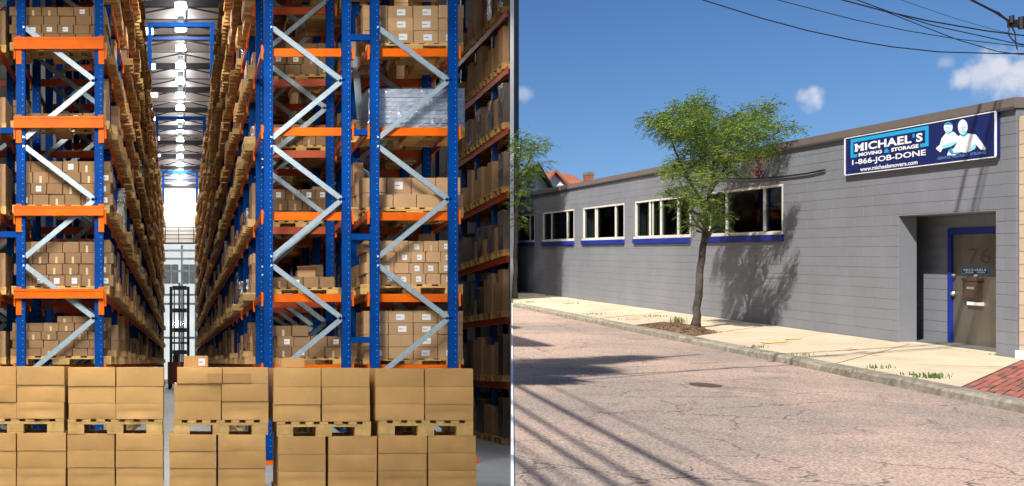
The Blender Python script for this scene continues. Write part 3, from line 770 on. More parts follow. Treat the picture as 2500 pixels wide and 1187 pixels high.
# a sliver of another rack beyond the left rack
EX1 = AX0-.46
RE = rack('dark rack at the left edge behind the left rack', EX1-2.04, EX1, FR[:3], 'inside', 3, faces=(False, True))
for (py,) in ((318,), (572,)):
    a = PX(20, py, Z0); MB().box(EX1+.003, AX0-.003, Z0+.02, Z0+.14, a.z-.07, a.z+.07).build('row_spacer', 'blue', RE)
for L in range(5):
    z = EYE+LEV[L]+.004; x1 = EX1+.14
    p = pallet(x1-2.3, x1, Z0+.5, Z0+1.6, z, z+.18, 'pallet on shelf %s at the left edge of the picture' % ORD[L], 'pallets on the racks')
    carton(x1-1.0, x1-.02, Z0+.52, Z0+1.58, z+.182, z+.8+.2*(L % 3), 'dim carton on shelf %s at the left edge of the picture' % ORD[L], 'cartons at the left edge')

# forklift far down the aisle
DK = 96.0; kf = DK/F
fl = thing('reach_truck', (lat(437, DK), DK, 0), 'dark grey reach truck with tall mast and red body down the aisle', 'forklift')
for px in (414, 456):
    MB().box(lat(px, DK), lat(px+7, DK), DK, DK+.35, .1, PX(0, 700, DK).z).build('mast_rail', 'dark', fl)
for px in (424, 447):
    MB().box(lat(px, DK), lat(px+3, DK), DK+.1, DK+.4, .3, PX(0, 706, DK).z).build('inner_mast_rail', 'dark', fl)
for py in (703, 758, 806, 860):
    MB().box(lat(421.2, DK), lat(455.8, DK), DK+.02, DK+.09, PX(0, py+5, DK).z, PX(0, py-5, DK).z).build('mast_crossbar', 'dark', fl)
MB().tube([(lat(438, DK), DK+.3, .3), (lat(438, DK), DK+.3, PX(0, 690, DK).z)], .1, 8).build('lift_cylinder', 'galv', fl)
MB().box(lat(409, DK), lat(468, DK), DK+.5, DK+2.6, .45, 2.45).build('body', 'red', fl)
MB().box(lat(415, DK), lat(462, DK), DK+.6, DK+2.2, 4.1, 4.25).build('overhead_guard', 'dark', fl)
for px in (416, 458):
    for y in (DK+.65, DK+2.1): MB().box(lat(px, DK), lat(px+3, DK), y, y+.1, 2.46, 4.09).build('guard_post', 'dark', fl)
MB().tube([(lat(430, DK), DK+1.2, 2.46), (lat(430, DK), DK+1.25, 3.0), (lat(430, DK), DK+1.25, 3.3)], [.32, .34, .1], 8).build('seat', 'dark', fl)
for px in (411, 459):
    for y in (DK-.6, DK+2.0):
        MB().tube([(lat(px, DK), y, .42), (lat(px+8, DK), y, .42)], .42, 12).build('wheel', 'rubber', fl)
    MB().box(lat(px+2, DK), lat(px+6, DK), DK-1.6, DK-.05, .5, .62).build('fork', 'dark', fl)
for k, (px, yy) in enumerate(((1161, 25.2),)):
    x = lat(px, yy)
    MB().box(x, x+.07, yy, yy+.35, 0, .14).build('floor_guard', 'orange', None, label='small orange floor guard beside the rightmost front stack', cat='guard')

# ================================================================== the street
def kerb(d): return 6.15+.0643*d          # kerb line
def wallx(d): return 8.90+.04346*d        # face of the grey building
SK = .98                                  # cross joints run this much uphill per metre across
def PV(a, b, hr=0.0):                     # paving coordinates: a along the kerb, b across from the kerb line
    d = a+SK*b
    return S(kerb(a)+b, d, hr)
def ground_pt(px, py):                    # pavement-level point seen at a pixel
    d = 3120/(py-614); return lat(px, d), d
KH = .085
def RZ(d): return gz(d)-KH
rd = MB()
yy = [-12, -6, 0, 3, 5.2, 8, 12, 16, 20, 24.6]
for y in yy:
    x0 = RAY*y+.02 if y >= 5.2 else -9.0
    if y == 3: x0 = -9.0
    for t in range(5):
        x = x0+(kerb(y)+.0-x0)*t/4
        rd.v.append((x, y, RZ(y)))
for i in range(len(yy)-1):
    for t in range(4): rd.f.append((i*5+t, i*5+t+1, i*5+6+t, i*5+5+t))
rd.build('road', 'road', kind='structure')
rw = MB()                                 # retaining wall under the road's open edge
def rq(a, b): rw.hexa([(a[0]+.012, a[1], 0), (a[0]+.2, a[1], 0), (b[0]+.2, b[1], 0), (b[0]+.012, b[1], 0), (a[0]+.012, a[1], RZ(a[1])-.006), (a[0]+.2, a[1], RZ(a[1])-.006), (b[0]+.2, b[1], RZ(b[1])-.006), (b[0]+.012, b[1], RZ(b[1])-.006)])
rq((RAY*5.2, 5.2), (RAY*30.2, 30.2))
rw.build('retaining_wall', 'white', kind='structure')
ed = MB()  # made-up white strip carrying the border line down the road's edge
for a, b in zip(yy[4:]+[27.5], yy[5:]+[27.5, 30.2]):
    w = .018
    ed.hexa([(RAY*a-w*.4, a, RZ(a)-.1), (RAY*a+w*.6, a, RZ(a)-.1), (RAY*b+w*.6, b, RZ(b)-.1), (RAY*b-w*.4, b, RZ(b)-.1), (RAY*a-w*.4, a, RZ(a)+.012), (RAY*a+w*.6, a, RZ(a)+.012), (RAY*b+w*.6, b, RZ(b)+.012), (RAY*b-w*.4, b, RZ(b)+.012)])
ed.build('border_edging', 'white', kind='structure')

# pavement: slabs, kerbstones, brick corner, tree pit
sw = thing('sidewalk', (8, 18, 0), kind='structure')
KW = .17
MBs = MB()
def quad(a0, a1, b0, b1, hr0, hr1, fn=PV):
    return [fn(a0, b0, hr0), fn(a0, b1, hr0), fn(a1, b1, hr0), fn(a1, b0, hr0), fn(a0, b0, hr1), fn(a0, b1, hr1), fn(a1, b1, hr1), fn(a1, b0, hr1)]
def bwall(a):                             # across distance from kerb line to the building face
    b = 2.4
    for _ in range(12): b = wallx(a+SK*b)-kerb(a)
    return b
def bclip(a, b0, b1): return min(b1, bwall(a)-.003)
pit = (14.9, 17.2, KW+.02, 1.05)          # a0,a1,b0,b1
edges = [9.25, 11.25, 13.2, 14.9, 17.2, 18.9, 20.6, 22.4, 24.2, 26.0, 27.8, 29.6]
for i, (a0, a1) in enumerate(zip(edges, edges[1:])):
    g_ = .011
    bands = [(KW, 1.32), (1.32, 9)] if i not in (0, 1, 2) else [(KW, 9)]
    if i == 3: bands = [(pit[3], 9)]
    for b0, b1 in bands:
        hrj = R.uniform(-.003, .003)
        q = [PV(a0+g_, b0+g_, -.12), PV(a0+g_, bclip(a0, 0, b1)-g_, -.12), PV(a1-g_, bclip(a1, 0, b1)-g_, -.12), PV(a1-g_, b0+g_, -.12)]
        q += [(x, y, z+.12+hrj) for x, y, z in q]
        # keep slabs off the warehouse side
        q = [(max(x, RAY*y+.03), y, z) for x, y, z in q]
        if max(x-RAY*y for x, y, z in q) < .05: continue
        MB().hexa(q).build('paving_slab', 'slab', sw)
bed = MB()
for a0, a1 in zip([4]+edges, edges+[31]):
    q = [PV(a0, .05, -.13), PV(a0, bwall(a0)+.25, -.13), PV(a1, bwall(a1)+.25, -.13), PV(a1, .05, -.13)]
    q = [(max(x, RAY*y+.03), y, z) for x, y, z in q]
    bed.add(q, [(0, 1, 2, 3)])
bed.add([(x, y, z+.118) for x, y, z in [PV(4, .05), PV(4, bwall(4)-.005), PV(26, bwall(26)-.005), PV(26, .05)]], [(0, 1, 2, 3)]) if False else None
bed.build('joint_bed', 'mulch', sw)
# recess floor by the door
rf = [S(wallx(d)+o, d+SK*o, h) for (d, o) in ((12.31, -.0), (12.31, .52), (14.07, .52), (14.07, .0)) for h in ()]
q = [(12.315, 0), (12.315, .515), (14.07, .515), (14.07, 0)]
MB().hexa([S(wallx(d)+o, d+SK*o, -.1) for d, o in q]+[S(wallx(d)+o, d+SK*o, .004) for d, o in q]).build('door_step', 'slab', sw)
ks = thing('kerb', (7, 16, 0), kind='structure')
a = 2.0; i = 0
while a < 24.2:
    L_ = min(R.uniform(1.35, 2.1), 24.62-a)
    b = MB(); n = 6
    def kp(t, s, top, jig): return S(kerb(a+L_*t)+s+jig, a+L_*t, top)
    ringv = []
    for t in range(n+1):
        u = t/n*.994; jt = R.uniform(-.014, .006); jz = R.uniform(-.012, .008)
        ringv.append([kp(u, -.004+jt, -.16, 0), kp(u, KW-.008, -.16, 0), kp(u, KW-.008, .003+jz*.3, 0), kp(u, .02+jt, .003+jz, 0), kp(u, -.004+jt, -.02+jz, 0)])
    for r_ in ringv: b.v += r_
    for t in range(n):
        for j in range(5): b.f.append((t*5+j, t*5+(j+1) % 5, (t+1)*5+(j+1) % 5, (t+1)*5+j))
    b.f.append((4, 3, 2, 1, 0)); b.f.append(tuple(n*5+j for j in range(5)))
    b.build('kerbstone', 'granite', ks)
    a += L_; i += 1
# brick corner: rows across the pavement, running on toward the camera side
first = None
bl, bw_ = .205, .098
a = 9.24; row = 0; nb = 0
while a > 5.0:
    b = KW+.006-(bl*.5 if row % 2 else 0)
    while b < bwall(a)-.02:
        b0 = max(b, KW+.006); b1 = min(b+bl, bwall(a)-.006)
        if b1-b0 > .03:
            hj = R.uniform(-.003, .003)
            dk = (nb*7+row*3) % 11 < 2
            pts = quad(a-bw_+.005, a-.005, b0+.004, b1-.004, -.07, .0+hj)
            px_ = PXC+F*pts[4][0]/pts[4][1]
            if px_ < 2720 and nb < 290:
                MB().hexa(pts).build('brick', 'brickdark' if dk else 'brick', sw); nb += 1
        b += bl
    a -= bw_; row += 1
# tree pit
tp = MB(); nu, nv = 14, 8
for i in range(nu+1):
    for j in range(nv+1):
        a = pit[0]+(pit[1]-pit[0])*i/nu; b = pit[2]+(pit[3]-pit[2])*j/nv
        e = math.sin(math.pi*i/nu)*math.sin(math.pi*j/nv)
        tp.v.append(PV(a, b, -.03+.09*e+R.uniform(-.012, .012)))
for i in range(nu):
    for j in range(nv): tp.f.append((i*(nv+1)+j, (i+1)*(nv+1)+j, (i+1)*(nv+1)+j+1, i*(nv+1)+j+1))
tp.build('tree_pit', 'mulch', sw, smooth=True)
chips = MB()
for _ in range(500):
    a = R.uniform(pit[0]-.05, pit[1]+.1); b = R.uniform(pit[2], pit[3]+.12)
    e = max(0, math.sin(math.pi*min(1, max(0, (a-pit[0])/(pit[1]-pit[0]))))*math.sin(math.pi*min(1, (b-pit[2])/(pit[3]-pit[2]))))
    p = Vector(PV(a, b, -.02+.09*e)); an = R.uniform(0, 3.14); l = R.uniform(.02, .05)
    v = Vector((math.cos(an)*l, math.sin(an)*l, R.uniform(-.01, .015))); chips.beam(p-v, p+v, .012, .008)
chips.build('mulch_chips', 'mulch', None, label='brown wood chips scattered in the tree pit', cat='mulch', kind='stuff')
# stains and sprayed marks, thin sheets on the slabs
def blot(name, px, py, rx, ry, m, seed, parent):
    rr = random.Random(seed); x, d = ground_pt(px, py); p = []
    b = MB(); n = 18
    for i in range(n):
        an = 2*math.pi*i/n; q = rr.uniform(.55, 1.1)
        p.append(S(x+rx*q*math.cos(an), d+ry*q*math.sin(an)+rx*q*math.cos(an)*.55, .0068))
    b.add(p, [tuple(range(n))]); return b.build(name, m, parent)
blot('sprayed_mark', 1890, 836, .30, .14, 'yel', 1, sw); blot('sprayed_mark', 1935, 828, .18, .08, 'yel', 2, sw)
for k, (px, py, r1, r2) in enumerate(((2080, 855, .13, .025), (2100, 860, .16, .022), (2125, 863, .14, .02), (2150, 861, .10, .02), (2075, 851, .05, .015), (2140, 868, .1, .014))): blot('sprayed_mark', px, py, r1, r2, 'rsp', 10+k, sw)

# drain cover in the road
x, d = lat(1722, 10.2), 10.2
mc = thing('drain_cover', (x, d, RZ(d)), 'rusty iron drain cover set in the road', 'drain cover')
def disc(r0, n, z): return [(x+r0*1.0*math.cos(2*math.pi*i/n), d+r0*1.3*math.sin(2*math.pi*i/n), RZ(d+r0*1.3*math.sin(2*math.pi*i/n))+z) for i in range(n)]
MB().prism(disc(.17, 24, -.02), disc(.17, 24, .003)).build('ring', 'granite', mc)
MB().prism(disc(.135, 24, .0035), disc(.135, 24, .007)).build('lid', 'iron', mc)

# ------------------------------------------------------------------ the grey building
BD0, BD1 = 11.98, 33.0
bld = thing('block_building', (wallx(20), 20, gz(20)), 'long low grey painted block building with five windows and recessed door', 'building')
holes = [(16.99, 19.65, 1.362, 2.285), (20.37, 23.14, 1.362, 2.285), (23.75, 26.50, 1.362, 2.285), (27.17, 29.86, 1.362, 2.285), (30.65, 32.9, 1.362, 2.285), (12.30, 14.08, -.2, 1.665)]
def subtract(rect, hs):
    out = [rect]
    for (a, b, c, e) in hs:
        nxt = []
        for (x0, x1, y0, y1) in out:
            ix0, ix1, iy0, iy1 = max(x0, a), min(x1, b), max(y0, c), min(y1, e)
            if ix0 >= ix1 or iy0 >= iy1: nxt.append((x0, x1, y0, y1)); continue
            if x0 < ix0: nxt.append((x0, ix0, y0, y1))
            if ix1 < x1: nxt.append((ix1, x1, y0, y1))
            if y0 < iy0: nxt.append((ix0, ix1, y0, iy0))
            if iy1 < y1: nxt.append((ix0, ix1, iy1, y1))
        out = nxt
    return [r for r in out if r[1]-r[0] > .012 and r[3]-r[2] > .012]
CH, BL = .1403, .41
rects = []
for c in range(20):
    off = -(BL/2) if c % 2 else 0
    d = BD0+off
    while d < BD1:
        r_ = (max(d, BD0), min(d+BL, BD1), c*CH-(.02 if c == 0 else 0), (c+1)*CH)
        if r_[1]-r_[0] > .01: rects += subtract(r_, holes)
        d += BL
rects.sort(key=lambda r: r[0])
def block(b, r_, g1=.003, ch=.0032):
    d0, d1, h0, h1 = r_[0]+g1*.12, r_[1]-g1*.12, r_[2]+g1*.6, r_[3]-g1*.6
    j = R.uniform(-.001, .001)
    back = [S(wallx(d)+.05, d, h) for d, h in ((d0, h0), (d1, h0), (d1, h1), (d0, h1))]
    mid = [S(wallx(d)+ch+j, d, h) for d, h in ((d0, h0), (d1, h0), (d1, h1), (d0, h1))]
    cv = .0018
    fr = [S(wallx(d)+j, d, h) for d, h in ((d0+cv, h0+ch), (d1-cv, h0+ch), (d1-cv, h1-ch), (d0+cv, h1-ch))]
    b.add(back+mid+fr, [(0, 1, 5, 4), (1, 2, 6, 5), (2, 3, 7, 6), (3, 0, 4, 7), (4, 5, 9, 8), (5, 6, 10, 9), (6, 7, 11, 10), (7, 4, 8, 11), (8, 9, 10, 11), (3, 2, 1, 0)])
for r_ in rects[:298]:
    b = MB(); block(b, r_); b.build('block', 'grey', bld)
b = MB()
for r_ in rects[298:]: block(b, r_)
b.build('block', 'grey', bld, kind='stuff')
# backing (painted joints) with the same openings
b = MB()
cut = subtract((BD0+.002, BD1-.002, -.25, 2.8), holes)
for (d0, d1, h0, h1) in cut:
    b.hexa([S(wallx(d0)+.0042, d0, h0), S(wallx(d0)+.24, d0, h0), S(wallx(d1)+.24, d1, h0), S(wallx(d1)+.0042, d1, h0), S(wallx(d0)+.0042, d0, h1), S(wallx(d0)+.24, d0, h1), S(wallx(d1)+.24, d1, h1), S(wallx(d1)+.0042, d1, h1)])
b.build('joint_backing', 'grey', bld)
# roof, rear, ends
def bb_(name, d0, d1, o0, o1, h0, h1, m, parent=bld, sk=0.0):
    pts = []
    for h in (h0, h1):
        for d, o in ((d0, o0), (d0, o1), (d1, o1), (d1, o0)): pts.append(S(wallx(d)+o, d+sk*o, h))
    return MB().hexa(pts).build(name, m, parent)
bb_('roof_slab', BD0+.02, BD1-.02, .02, 7.2, 2.802, 2.86, 'roofgrey')
bb_('rear_wall', BD0+.02, BD1-.02, 7.0, 7.2, -.3, 2.8, 'grey')
bb_('side_wall', BD0+.004, BD0+.2, .242, 7.0, -.3, 2.8, 'grey'); bb_('side_wall', BD1-.2, BD1-.004, .242, 7.0, -.3, 2.8, 'grey')
bb_('room_floor', BD0+.2, BD1-.2, .242, 7.0, -.02, .02, 'room'); bb_('room_partition', 15.6, BD1-.3, 1.35, 1.45, .021, 2.79, 'roomwall')
for k, (d0, d1) in enumerate(zip([BD0-.02, 15.9, 19.9, 24.1, 28.6], [15.9, 19.9, 24.1, 28.6, BD1])):
    c_ = bb_('coping', d0+.002, d1-.002, -.035, .3, 2.815, 2.935, 'coping')
    bb_('drip_edge', d0+.002, d1-.002, -.045, -.036, 2.80, 2.83, 'truss', c_)
bb_('fascia_gap', BD0, BD1, -.012, -.002, 2.80, 2.814, 'truss')
# windows
def wdow(d0, d1, mull, sash, blinds):
    h0, h1 = 1.47, 2.282
    w = bb_('window', d0+.004, d1-.004, .035, .05, h0+.0, h0+.06, 'cream')      # bottom rail
    bb_('frame_rail', d0+.004, d1-.004, .0, .08, h1-.038, h1, 'cream', w)
    bb_('frame_jamb', d0+.004, d0+.046, .001, .08, h0+.061, h1-.039, 'cream', w); bb_('frame_jamb', d1-.046, d1-.004, .001, .08, h0+.061, h1-.039, 'cream', w)
    bb_('white_sill', d0+.002, d1-.002, -.03, .034, h0, h0+.05, 'cream', w)
    bb_('blue_sill', d0-.02, d1+.03, -.045, .02, 1.365, h0-.002, 'sillblue', w)
    bb_('rear_rail', d0+.004, d1-.004, .051, .08, h0+.0, h0+.06, 'cream', w)
    xs = [d0+.046]+sorted(mull)+[d1-.046]
    for m_ in mull: bb_('mullion', m_-.021, m_+.021, .012, .075, h0+.061, h1-.039, 'cream', w)
    for m_ in sash: bb_('sash_bar', m_-.018, m_+.018, .03, .06, h0+.061, h1-.039, 'cream', w)
    for a_, b_2 in zip(xs, xs[1:]):
        bb_('pane', a_+(.022 if a_ != xs[0] else .001), b_2-(.022 if b_2 != xs[-1] else .001), .040, .044, h0+.062, h1-.040, 'glass', w)
    for (a_, b_2) in blinds:
        n_ = max(2, int((b_2-a_)/.11))
        for i in range(n_):
            t0 = a_+(b_2-a_)*i/n_
            bb_('blind_slat', t0, t0+(b_2-a_)/n_*.8, .16+.02*(i % 2), .166+.02*(i % 2), h0+.08, h1-.06, 'blind', w)
    bb_('ceiling_strip', d0+.5, d1-.4, 1.0, 1.1, h1-.26, h1-.22, 'white', w)
    bb_('table_edge', d0+.4, d1-.3, 1.15, 1.25, h0+.30, h0+.33, 'room', w)
def dw(x): return 23140/(x-550)
wdow(16.99, 19.65, [dw(1771), dw(1863)], [], [(18.97, 19.55)])
wdow(20.37, 23.14, [dw(1652.6), dw(1611), dw(1584)], [dw(1590)], [(20.45, 20.95), (21.9, 22.9)])
wdow(23.75, 26.50, [dw(1500.6), dw(1452)], [dw(1455)], [(23.85, 24.3), (25.7, 26.3)])
wdow(27.17, 29.86, [dw(1383), dw(1345)], [], [(27.3, 27.75), (29.2, 29.7)])
wdow(30.65, 32.9, [dw(1292), dw(1262)], [], [])
# recessed doorway (reveals splayed like the paving joints)
RO = .515
pts = lambda d, o0, o1, h0, h1: [S(wallx(d)+o, d+SK*o, h) for o, h in ((o0, h0), (o1, h0), (o1, h1), (o0, h1))]
def reveal(d, sgn, name):
    n = 12
    for c in range(n):
        h0 = -.02 if c == 0 else c*CH; h1 = min((c+1)*CH, 1.664)
        a_ = [S(wallx(d)+o, d+SK*o, h) for o, h in ((.0515, h0+.002), (RO, h0+.002), (RO, h1-.002), (.0515, h1-.002))]
        b_2 = [S(wallx(d)+o, d+SK*o+sgn*.1, h) for o, h in ((.0515, h0+.002), (RO, h0+.002), (RO, h1-.002), (.0515, h1-.002))]
        MB().prism(a_, b_2).build(name, 'grey', bld)
reveal(14.08, 1, 'reveal_block'); reveal(12.30, -1, 'reveal_block')
bb_('recess_soffit', 12.30, 14.08, .052, RO+.1, 1.666, 1.72, 'grey', sk=SK)
def RB_(d, hr, o=0.0): return S(8.9+RO+.04346*d+o, d, hr)          # back plane of the recess
def rbox(name, d0, d1, h0, h1, o0, o1, m, parent):
    return MB().hexa([RB_(d0, h0, o0), RB_(d0, h0, o1), RB_(d1, h0, o1), RB_(d1, h0, o0), RB_(d0, h1, o0), RB_(d0, h1, o1), RB_(d1, h1, o1), RB_(d1, h1, o0)]).build(name, m, parent)
for c in range(12):                                    # back wall left of the door, block by block
    h1 = min((c+1)*CH, 1.665)
    for a_, b_2 in (((13.86, 14.24), (14.24, 14.72)) if c % 2 else ((13.86, 14.45), (14.45, 14.72))):
        rbox('recess_block', a_+.001, b_2-.001, c*CH+.002, h1-.002, 0, .05, 'grey', bld)
rbox('recess_backing', 12.6, 14.75, -.05, 1.66, .052, .12, 'grey', bld)
for a_, b_2 in zip((12.62, 13.2), (13.197, 13.857)): rbox('recess_block', a_, b_2, 1.497, 1.66, 0, .05, 'grey', bld)
rbox('door_frame', 13.79, 13.856, .0, 1.495, -.02, .051, 'sillblue', bld); rbox('door_frame', 12.62, 13.788, 1.425, 1.495, -.02, .051, 'sillblue', bld)
door = rbox('door', 12.66, 13.786, .012, 1.42, .008, .05, 'doorm', bld)
door['label'] = 'bronze metal door with mail slot'
def dx(px): return 24479/(px-550)
def dh(px, py): return 1.2-(py-614)*9.415/(px-550)
def dbox(name, x0, y0, x1, y1, o0, o1, m, parent=door):
    a_, b_2 = dx(x0), dx(x1); return rbox(name, min(a_, b_2), max(a_, b_2), min(dh(x0, y1), dh(x1, y1)), max(dh(x0, y0), dh(x1, y0)), o0, o1, m, parent)
mbx = dbox('mail_box', 2362, 683, 2398, 727, -.06, .006, 'mail')
dbox('mail_box_lid', 2360, 680, 2400, 685, -.07, .004, 'mail', mbx); dbox('mail_box_emblem', 2372, 701, 2390, 706, -.064, -.0605, 'brass', mbx)
dbox('letter_flap', 2366, 739, 2402, 744.5, -.03, .006, 'white')
for (px, py, r) in ((2331, 717, .033), (2333, 672, .02), (2387, 674, .02)):
    c_ = Vector(RB_(dx(px), dh(px, py), .006)); MB().tube([c_, c_+Vector((-.03, 0, 0)), c_+Vector((-.05, 0, 0))], [r*.5, r, r*.6], 10).build('knob', 'brass', door)
# sign and door lettering from the built-in font, mapped onto their surfaces
def text_mesh(txt, offset=0.0, shear=0.0, spacing=1.0):
    c = bpy.data.curves.new('t', 'FONT'); c.body = txt; c.size = 1; c.offset = offset; c.resolution_u = 3; c.shear = shear; c.space_character = spacing
    o = bpy.data.objects.new('t', c); COL.objects.link(o)
    dg = bpy.context.evaluated_depsgraph_get(); me = o.evaluated_get(dg).to_mesh()
    vs = [v.co.copy() for v in me.vertices]; fs = [tuple(p.vertices) for p in me.polygons]
    o.evaluated_get(dg).to_mesh_clear(); bpy.data.objects.remove(o); bpy.data.curves.remove(c)
    return vs, fs
def fit_text(txt, fn, u0, u1, v0, v1, m, name, parent, offset=.0, serif=False, **k):
    vs, fs = text_mesh(txt, offset, **k)
    xa, xb = min(v.x for v in vs), max(v.x for v in vs); ya_, yb_ = min(v.y for v in vs), max(v.y for v in vs)
    b = MB(); b.add([fn(u0+(u1-u0)*(v.x-xa)/(xb-xa), v0+(v1-v0)*(v.y-ya_)/(yb_-ya_)) for v in vs], fs)
    return b.build(name, m, parent)
fit_text('76', lambda u, v: RB_(dx(u), dh(u, v), .0055), 2362, 2419, 644, 606, 'doornum', 'numeral', door)
stp = dbox('door_sticker', 2347, 653, 2413, 668, .003, .0075, 'cyan'); dbox('sticker_border', 2349, 654.5, 2411, 666.5, .0015, .0027, 'navy', stp)
fit_text('MICHAELS', lambda u, v: RB_(dx(u), dh(u, v), .0006), 2352, 2408, 662, 656, 'swhite', 'sticker_lettering', stp, .03)
for x0, x1 in ((2356, 2377), (2385, 2405)): dbox('sticker_line', x0, 664, x1, 665.6, .0003, .0012, 'swhite', stp)

sg = thing('shop_sign', S(wallx(13.7)-.05, 13.7, 2.29), 'long navy sign with white lettering and two printed figures on the grey wall', 'sign')
def SG(u, v, o=0.0): return S(wallx(15.2-u)-.055-o, 15.2-u, 2.285+v)
def sgbox(name, u0, u1, v0, v1, o0, o1, m, parent=sg):
    return MB().hexa([SG(u0, v0, o0), SG(u1, v0, o0), SG(u1, v0, o1), SG(u0, v0, o1), SG(u0, v1, o0), SG(u1, v1, o0), SG(u1, v1, o1), SG(u0, v1, o1)]).build(name, m, parent)
UL = 2.98; VH = .525
sgbox('board', 0, UL, 0, VH, -.045, 0, 'navy')
for n_, a_ in (('border_strip', (0, UL, -.004, .007)), ('border_strip', (0, UL, VH-.007, VH+.004)), ('border_strip', (-.012, .016, .0101, VH-.0101)), ('border_strip', (UL-.02, UL+.012, .0101, VH-.0101))): sgbox(n_, *a_, .0005, .006, 'swhite')
def spoly(name, pl, m, o, parent=sg):
    b = MB(); b.add([SG(u, v, o) for u, v in pl], [tuple(range(len(pl)))]); return b.build(name, m, parent)
br = spoly('logo_bracket', [(.14, .235), (.30, .235), (.30, .278), (.205, .278), (.205, .448), (1.745, .448), (1.745, .285), (1.644, .285), (1.644, .24), (1.81, .24), (1.81, .498), (.14, .498)], 'cyan', .002)
fs_ = lambda u, v: SG(u, v, .004)
tx = fit_text('MICHAEL S', fs_, .25, 1.70, .312, .422, 'swhite', 'lettering', sg, .035, spacing=1.06)
# slab feet and heads on the capitals
slab = MB(); vs, _ = text_mesh('MICHAEL S', .035, spacing=1.06); xa, xb = min(v.x for v in vs), max(v.x for v in vs)
def capx(pref):
    v2, _ = text_mesh(pref, .035, spacing=1.06); return (max(v.x for v in v2)-xa)/(xb-xa)
def addslab(u0, u1, v): slab.add([SG(u0, v, .0045), SG(u1, v, .0045), SG(u1, v+.022, .0045), SG(u0, v+.022, .0045)], [(0, 1, 2, 3)])
pos = {}
pp_ = 0.0
full = 'MICHAEL S'
for i in range(1, len(full)+1):
    if full[i-1] == ' ': continue
    q1 = capx(full[:i]); pos[i-1] = q1
U = lambda q: .25+1.45*q
for i, st in ((0, (.0, .085)), (1, None), (3, None), (4, None), (5, None), (6, None)):
    pass
for q0, q1 in ((0, .045), (.095, .145)): addslab(U(q0)-.012, U(q1), .312)
addslab(U(0)-.012, U(.04), .40); addslab(U(.105), U(.145), .40)
slab.build('letter_serif', 'swhite', tx)
spoly('apostrophe', [(1.500, .425), (1.545, .425), (1.535, .375), (1.505, .375)], 'cyan', .0047)
fit_text('MOVING', fs_, .335, .86, .237, .287, 'swhite', 'lettering', sg, .045)
fit_text('&', fs_, .905, 1.03, .232, .292, 'cyan', 'ampersand', sg, .05)
fit_text('STORAGE', fs_, 1.06, 1.62, .237, .287, 'swhite', 'lettering', sg, .045)
fit_text('1-866-JOB-DONE', fs_, .18, 1.76, .108, .205, 'swhite', 'lettering', sg, .022)
fit_text('www.michaelsmovers.com', fs_, .37, 1.60, .028, .085, 'swhite', 'lettering', sg, .02)
fit_text('GENTLE, RELIABLE, STRONG', fs_, 1.98, 2.82, .048, .083, 'tag', 'tagline', sg, .0)
def zp(zx, zy):                           # sign picture measured on the enlarged photograph
    px = 2060+zx*.176; py = 250+zy*.176
    dd_ = 23140/(px-550); return (15.2-dd_, 1.2-(py-614)*8.9/(px-550)-2.285)
def zpoly(name, pl, m, o): return spoly(name, [zp(*p) for p in pl], m, o)
def zell(name, cx, cy, rx, ry, m, o, a0=0, a1=360, n=20):
    pl = [(cx+rx*math.cos(math.radians(a0+(a1-a0)*i/n)), cy-ry*math.sin(math.radians(a0+(a1-a0)*i/n))) for i in range(n+(0 if a1-a0 == 360 else 1))]
    return zpoly(name, pl, m, o)
zpoly('printed_shirt', [(1480, 425), (1420, 500), (1395, 590), (1345, 630), (1345, 650), (1405, 695), (1435, 640), (1560, 600), (1640, 560), (1660, 480), (1600, 415), (1560, 400)], 'swhite', .0020)
zpoly('printed_shirt', [(1640, 470), (1700, 452), (1790, 432), (1900, 448), (1955, 520), (2035, 630), (2030, 662), (1965, 655), (1905, 590), (1890, 640), (1760, 700), (1690, 690), (1600, 735), (1495, 735), (1520, 670), (1590, 640), (1640, 560)], 'swhite', .0024)
zpoly('printed_shade', [(1425, 610), (1500, 575), (1610, 545), (1640, 560), (1560, 610), (1440, 645)], 'aqua', .0028)
zpoly('printed_shade', [(1510, 670), (1560, 630), (1590, 700), (1680, 690), (1680, 712), (1560, 725)], 'teal', .0028)
zpoly('printed_shade', [(1790, 695), (1830, 620), (1895, 560), (1905, 590), (1880, 650)], 'aqua', .0028)
zpoly('printed_shade', [(1670, 420), (1780, 420), (1790, 440), (1730, 480), (1680, 455)], 'teal', .0030)
zpoly('printed_shade', [(1485, 400), (1570, 390), (1575, 412), (1520, 442), (1490, 425)], 'teal', .0030)
zell('printed_head', 1718, 342, 68, 105, 'swhite', .0032); zell('printed_shade', 1728, 392, 46, 42, 'aqua', .0034, 180, 360)
zell('printed_shade', 1735, 345, 42, 12, 'aqua', .0034); zell('printed_shade', 1720, 372, 22, 7, 'teal', .0036)
zell('printed_head', 1515, 350, 62, 76, 'swhite', .0032); zell('printed_hair', 1517, 322, 62, 46, 'teal', .0034, 10, 170)
zell('printed_shade', 1515, 355, 48, 10, 'aqua', .0034); zell('printed_shade', 1520, 385, 42, 38, 'aqua', .0036, 180, 360)
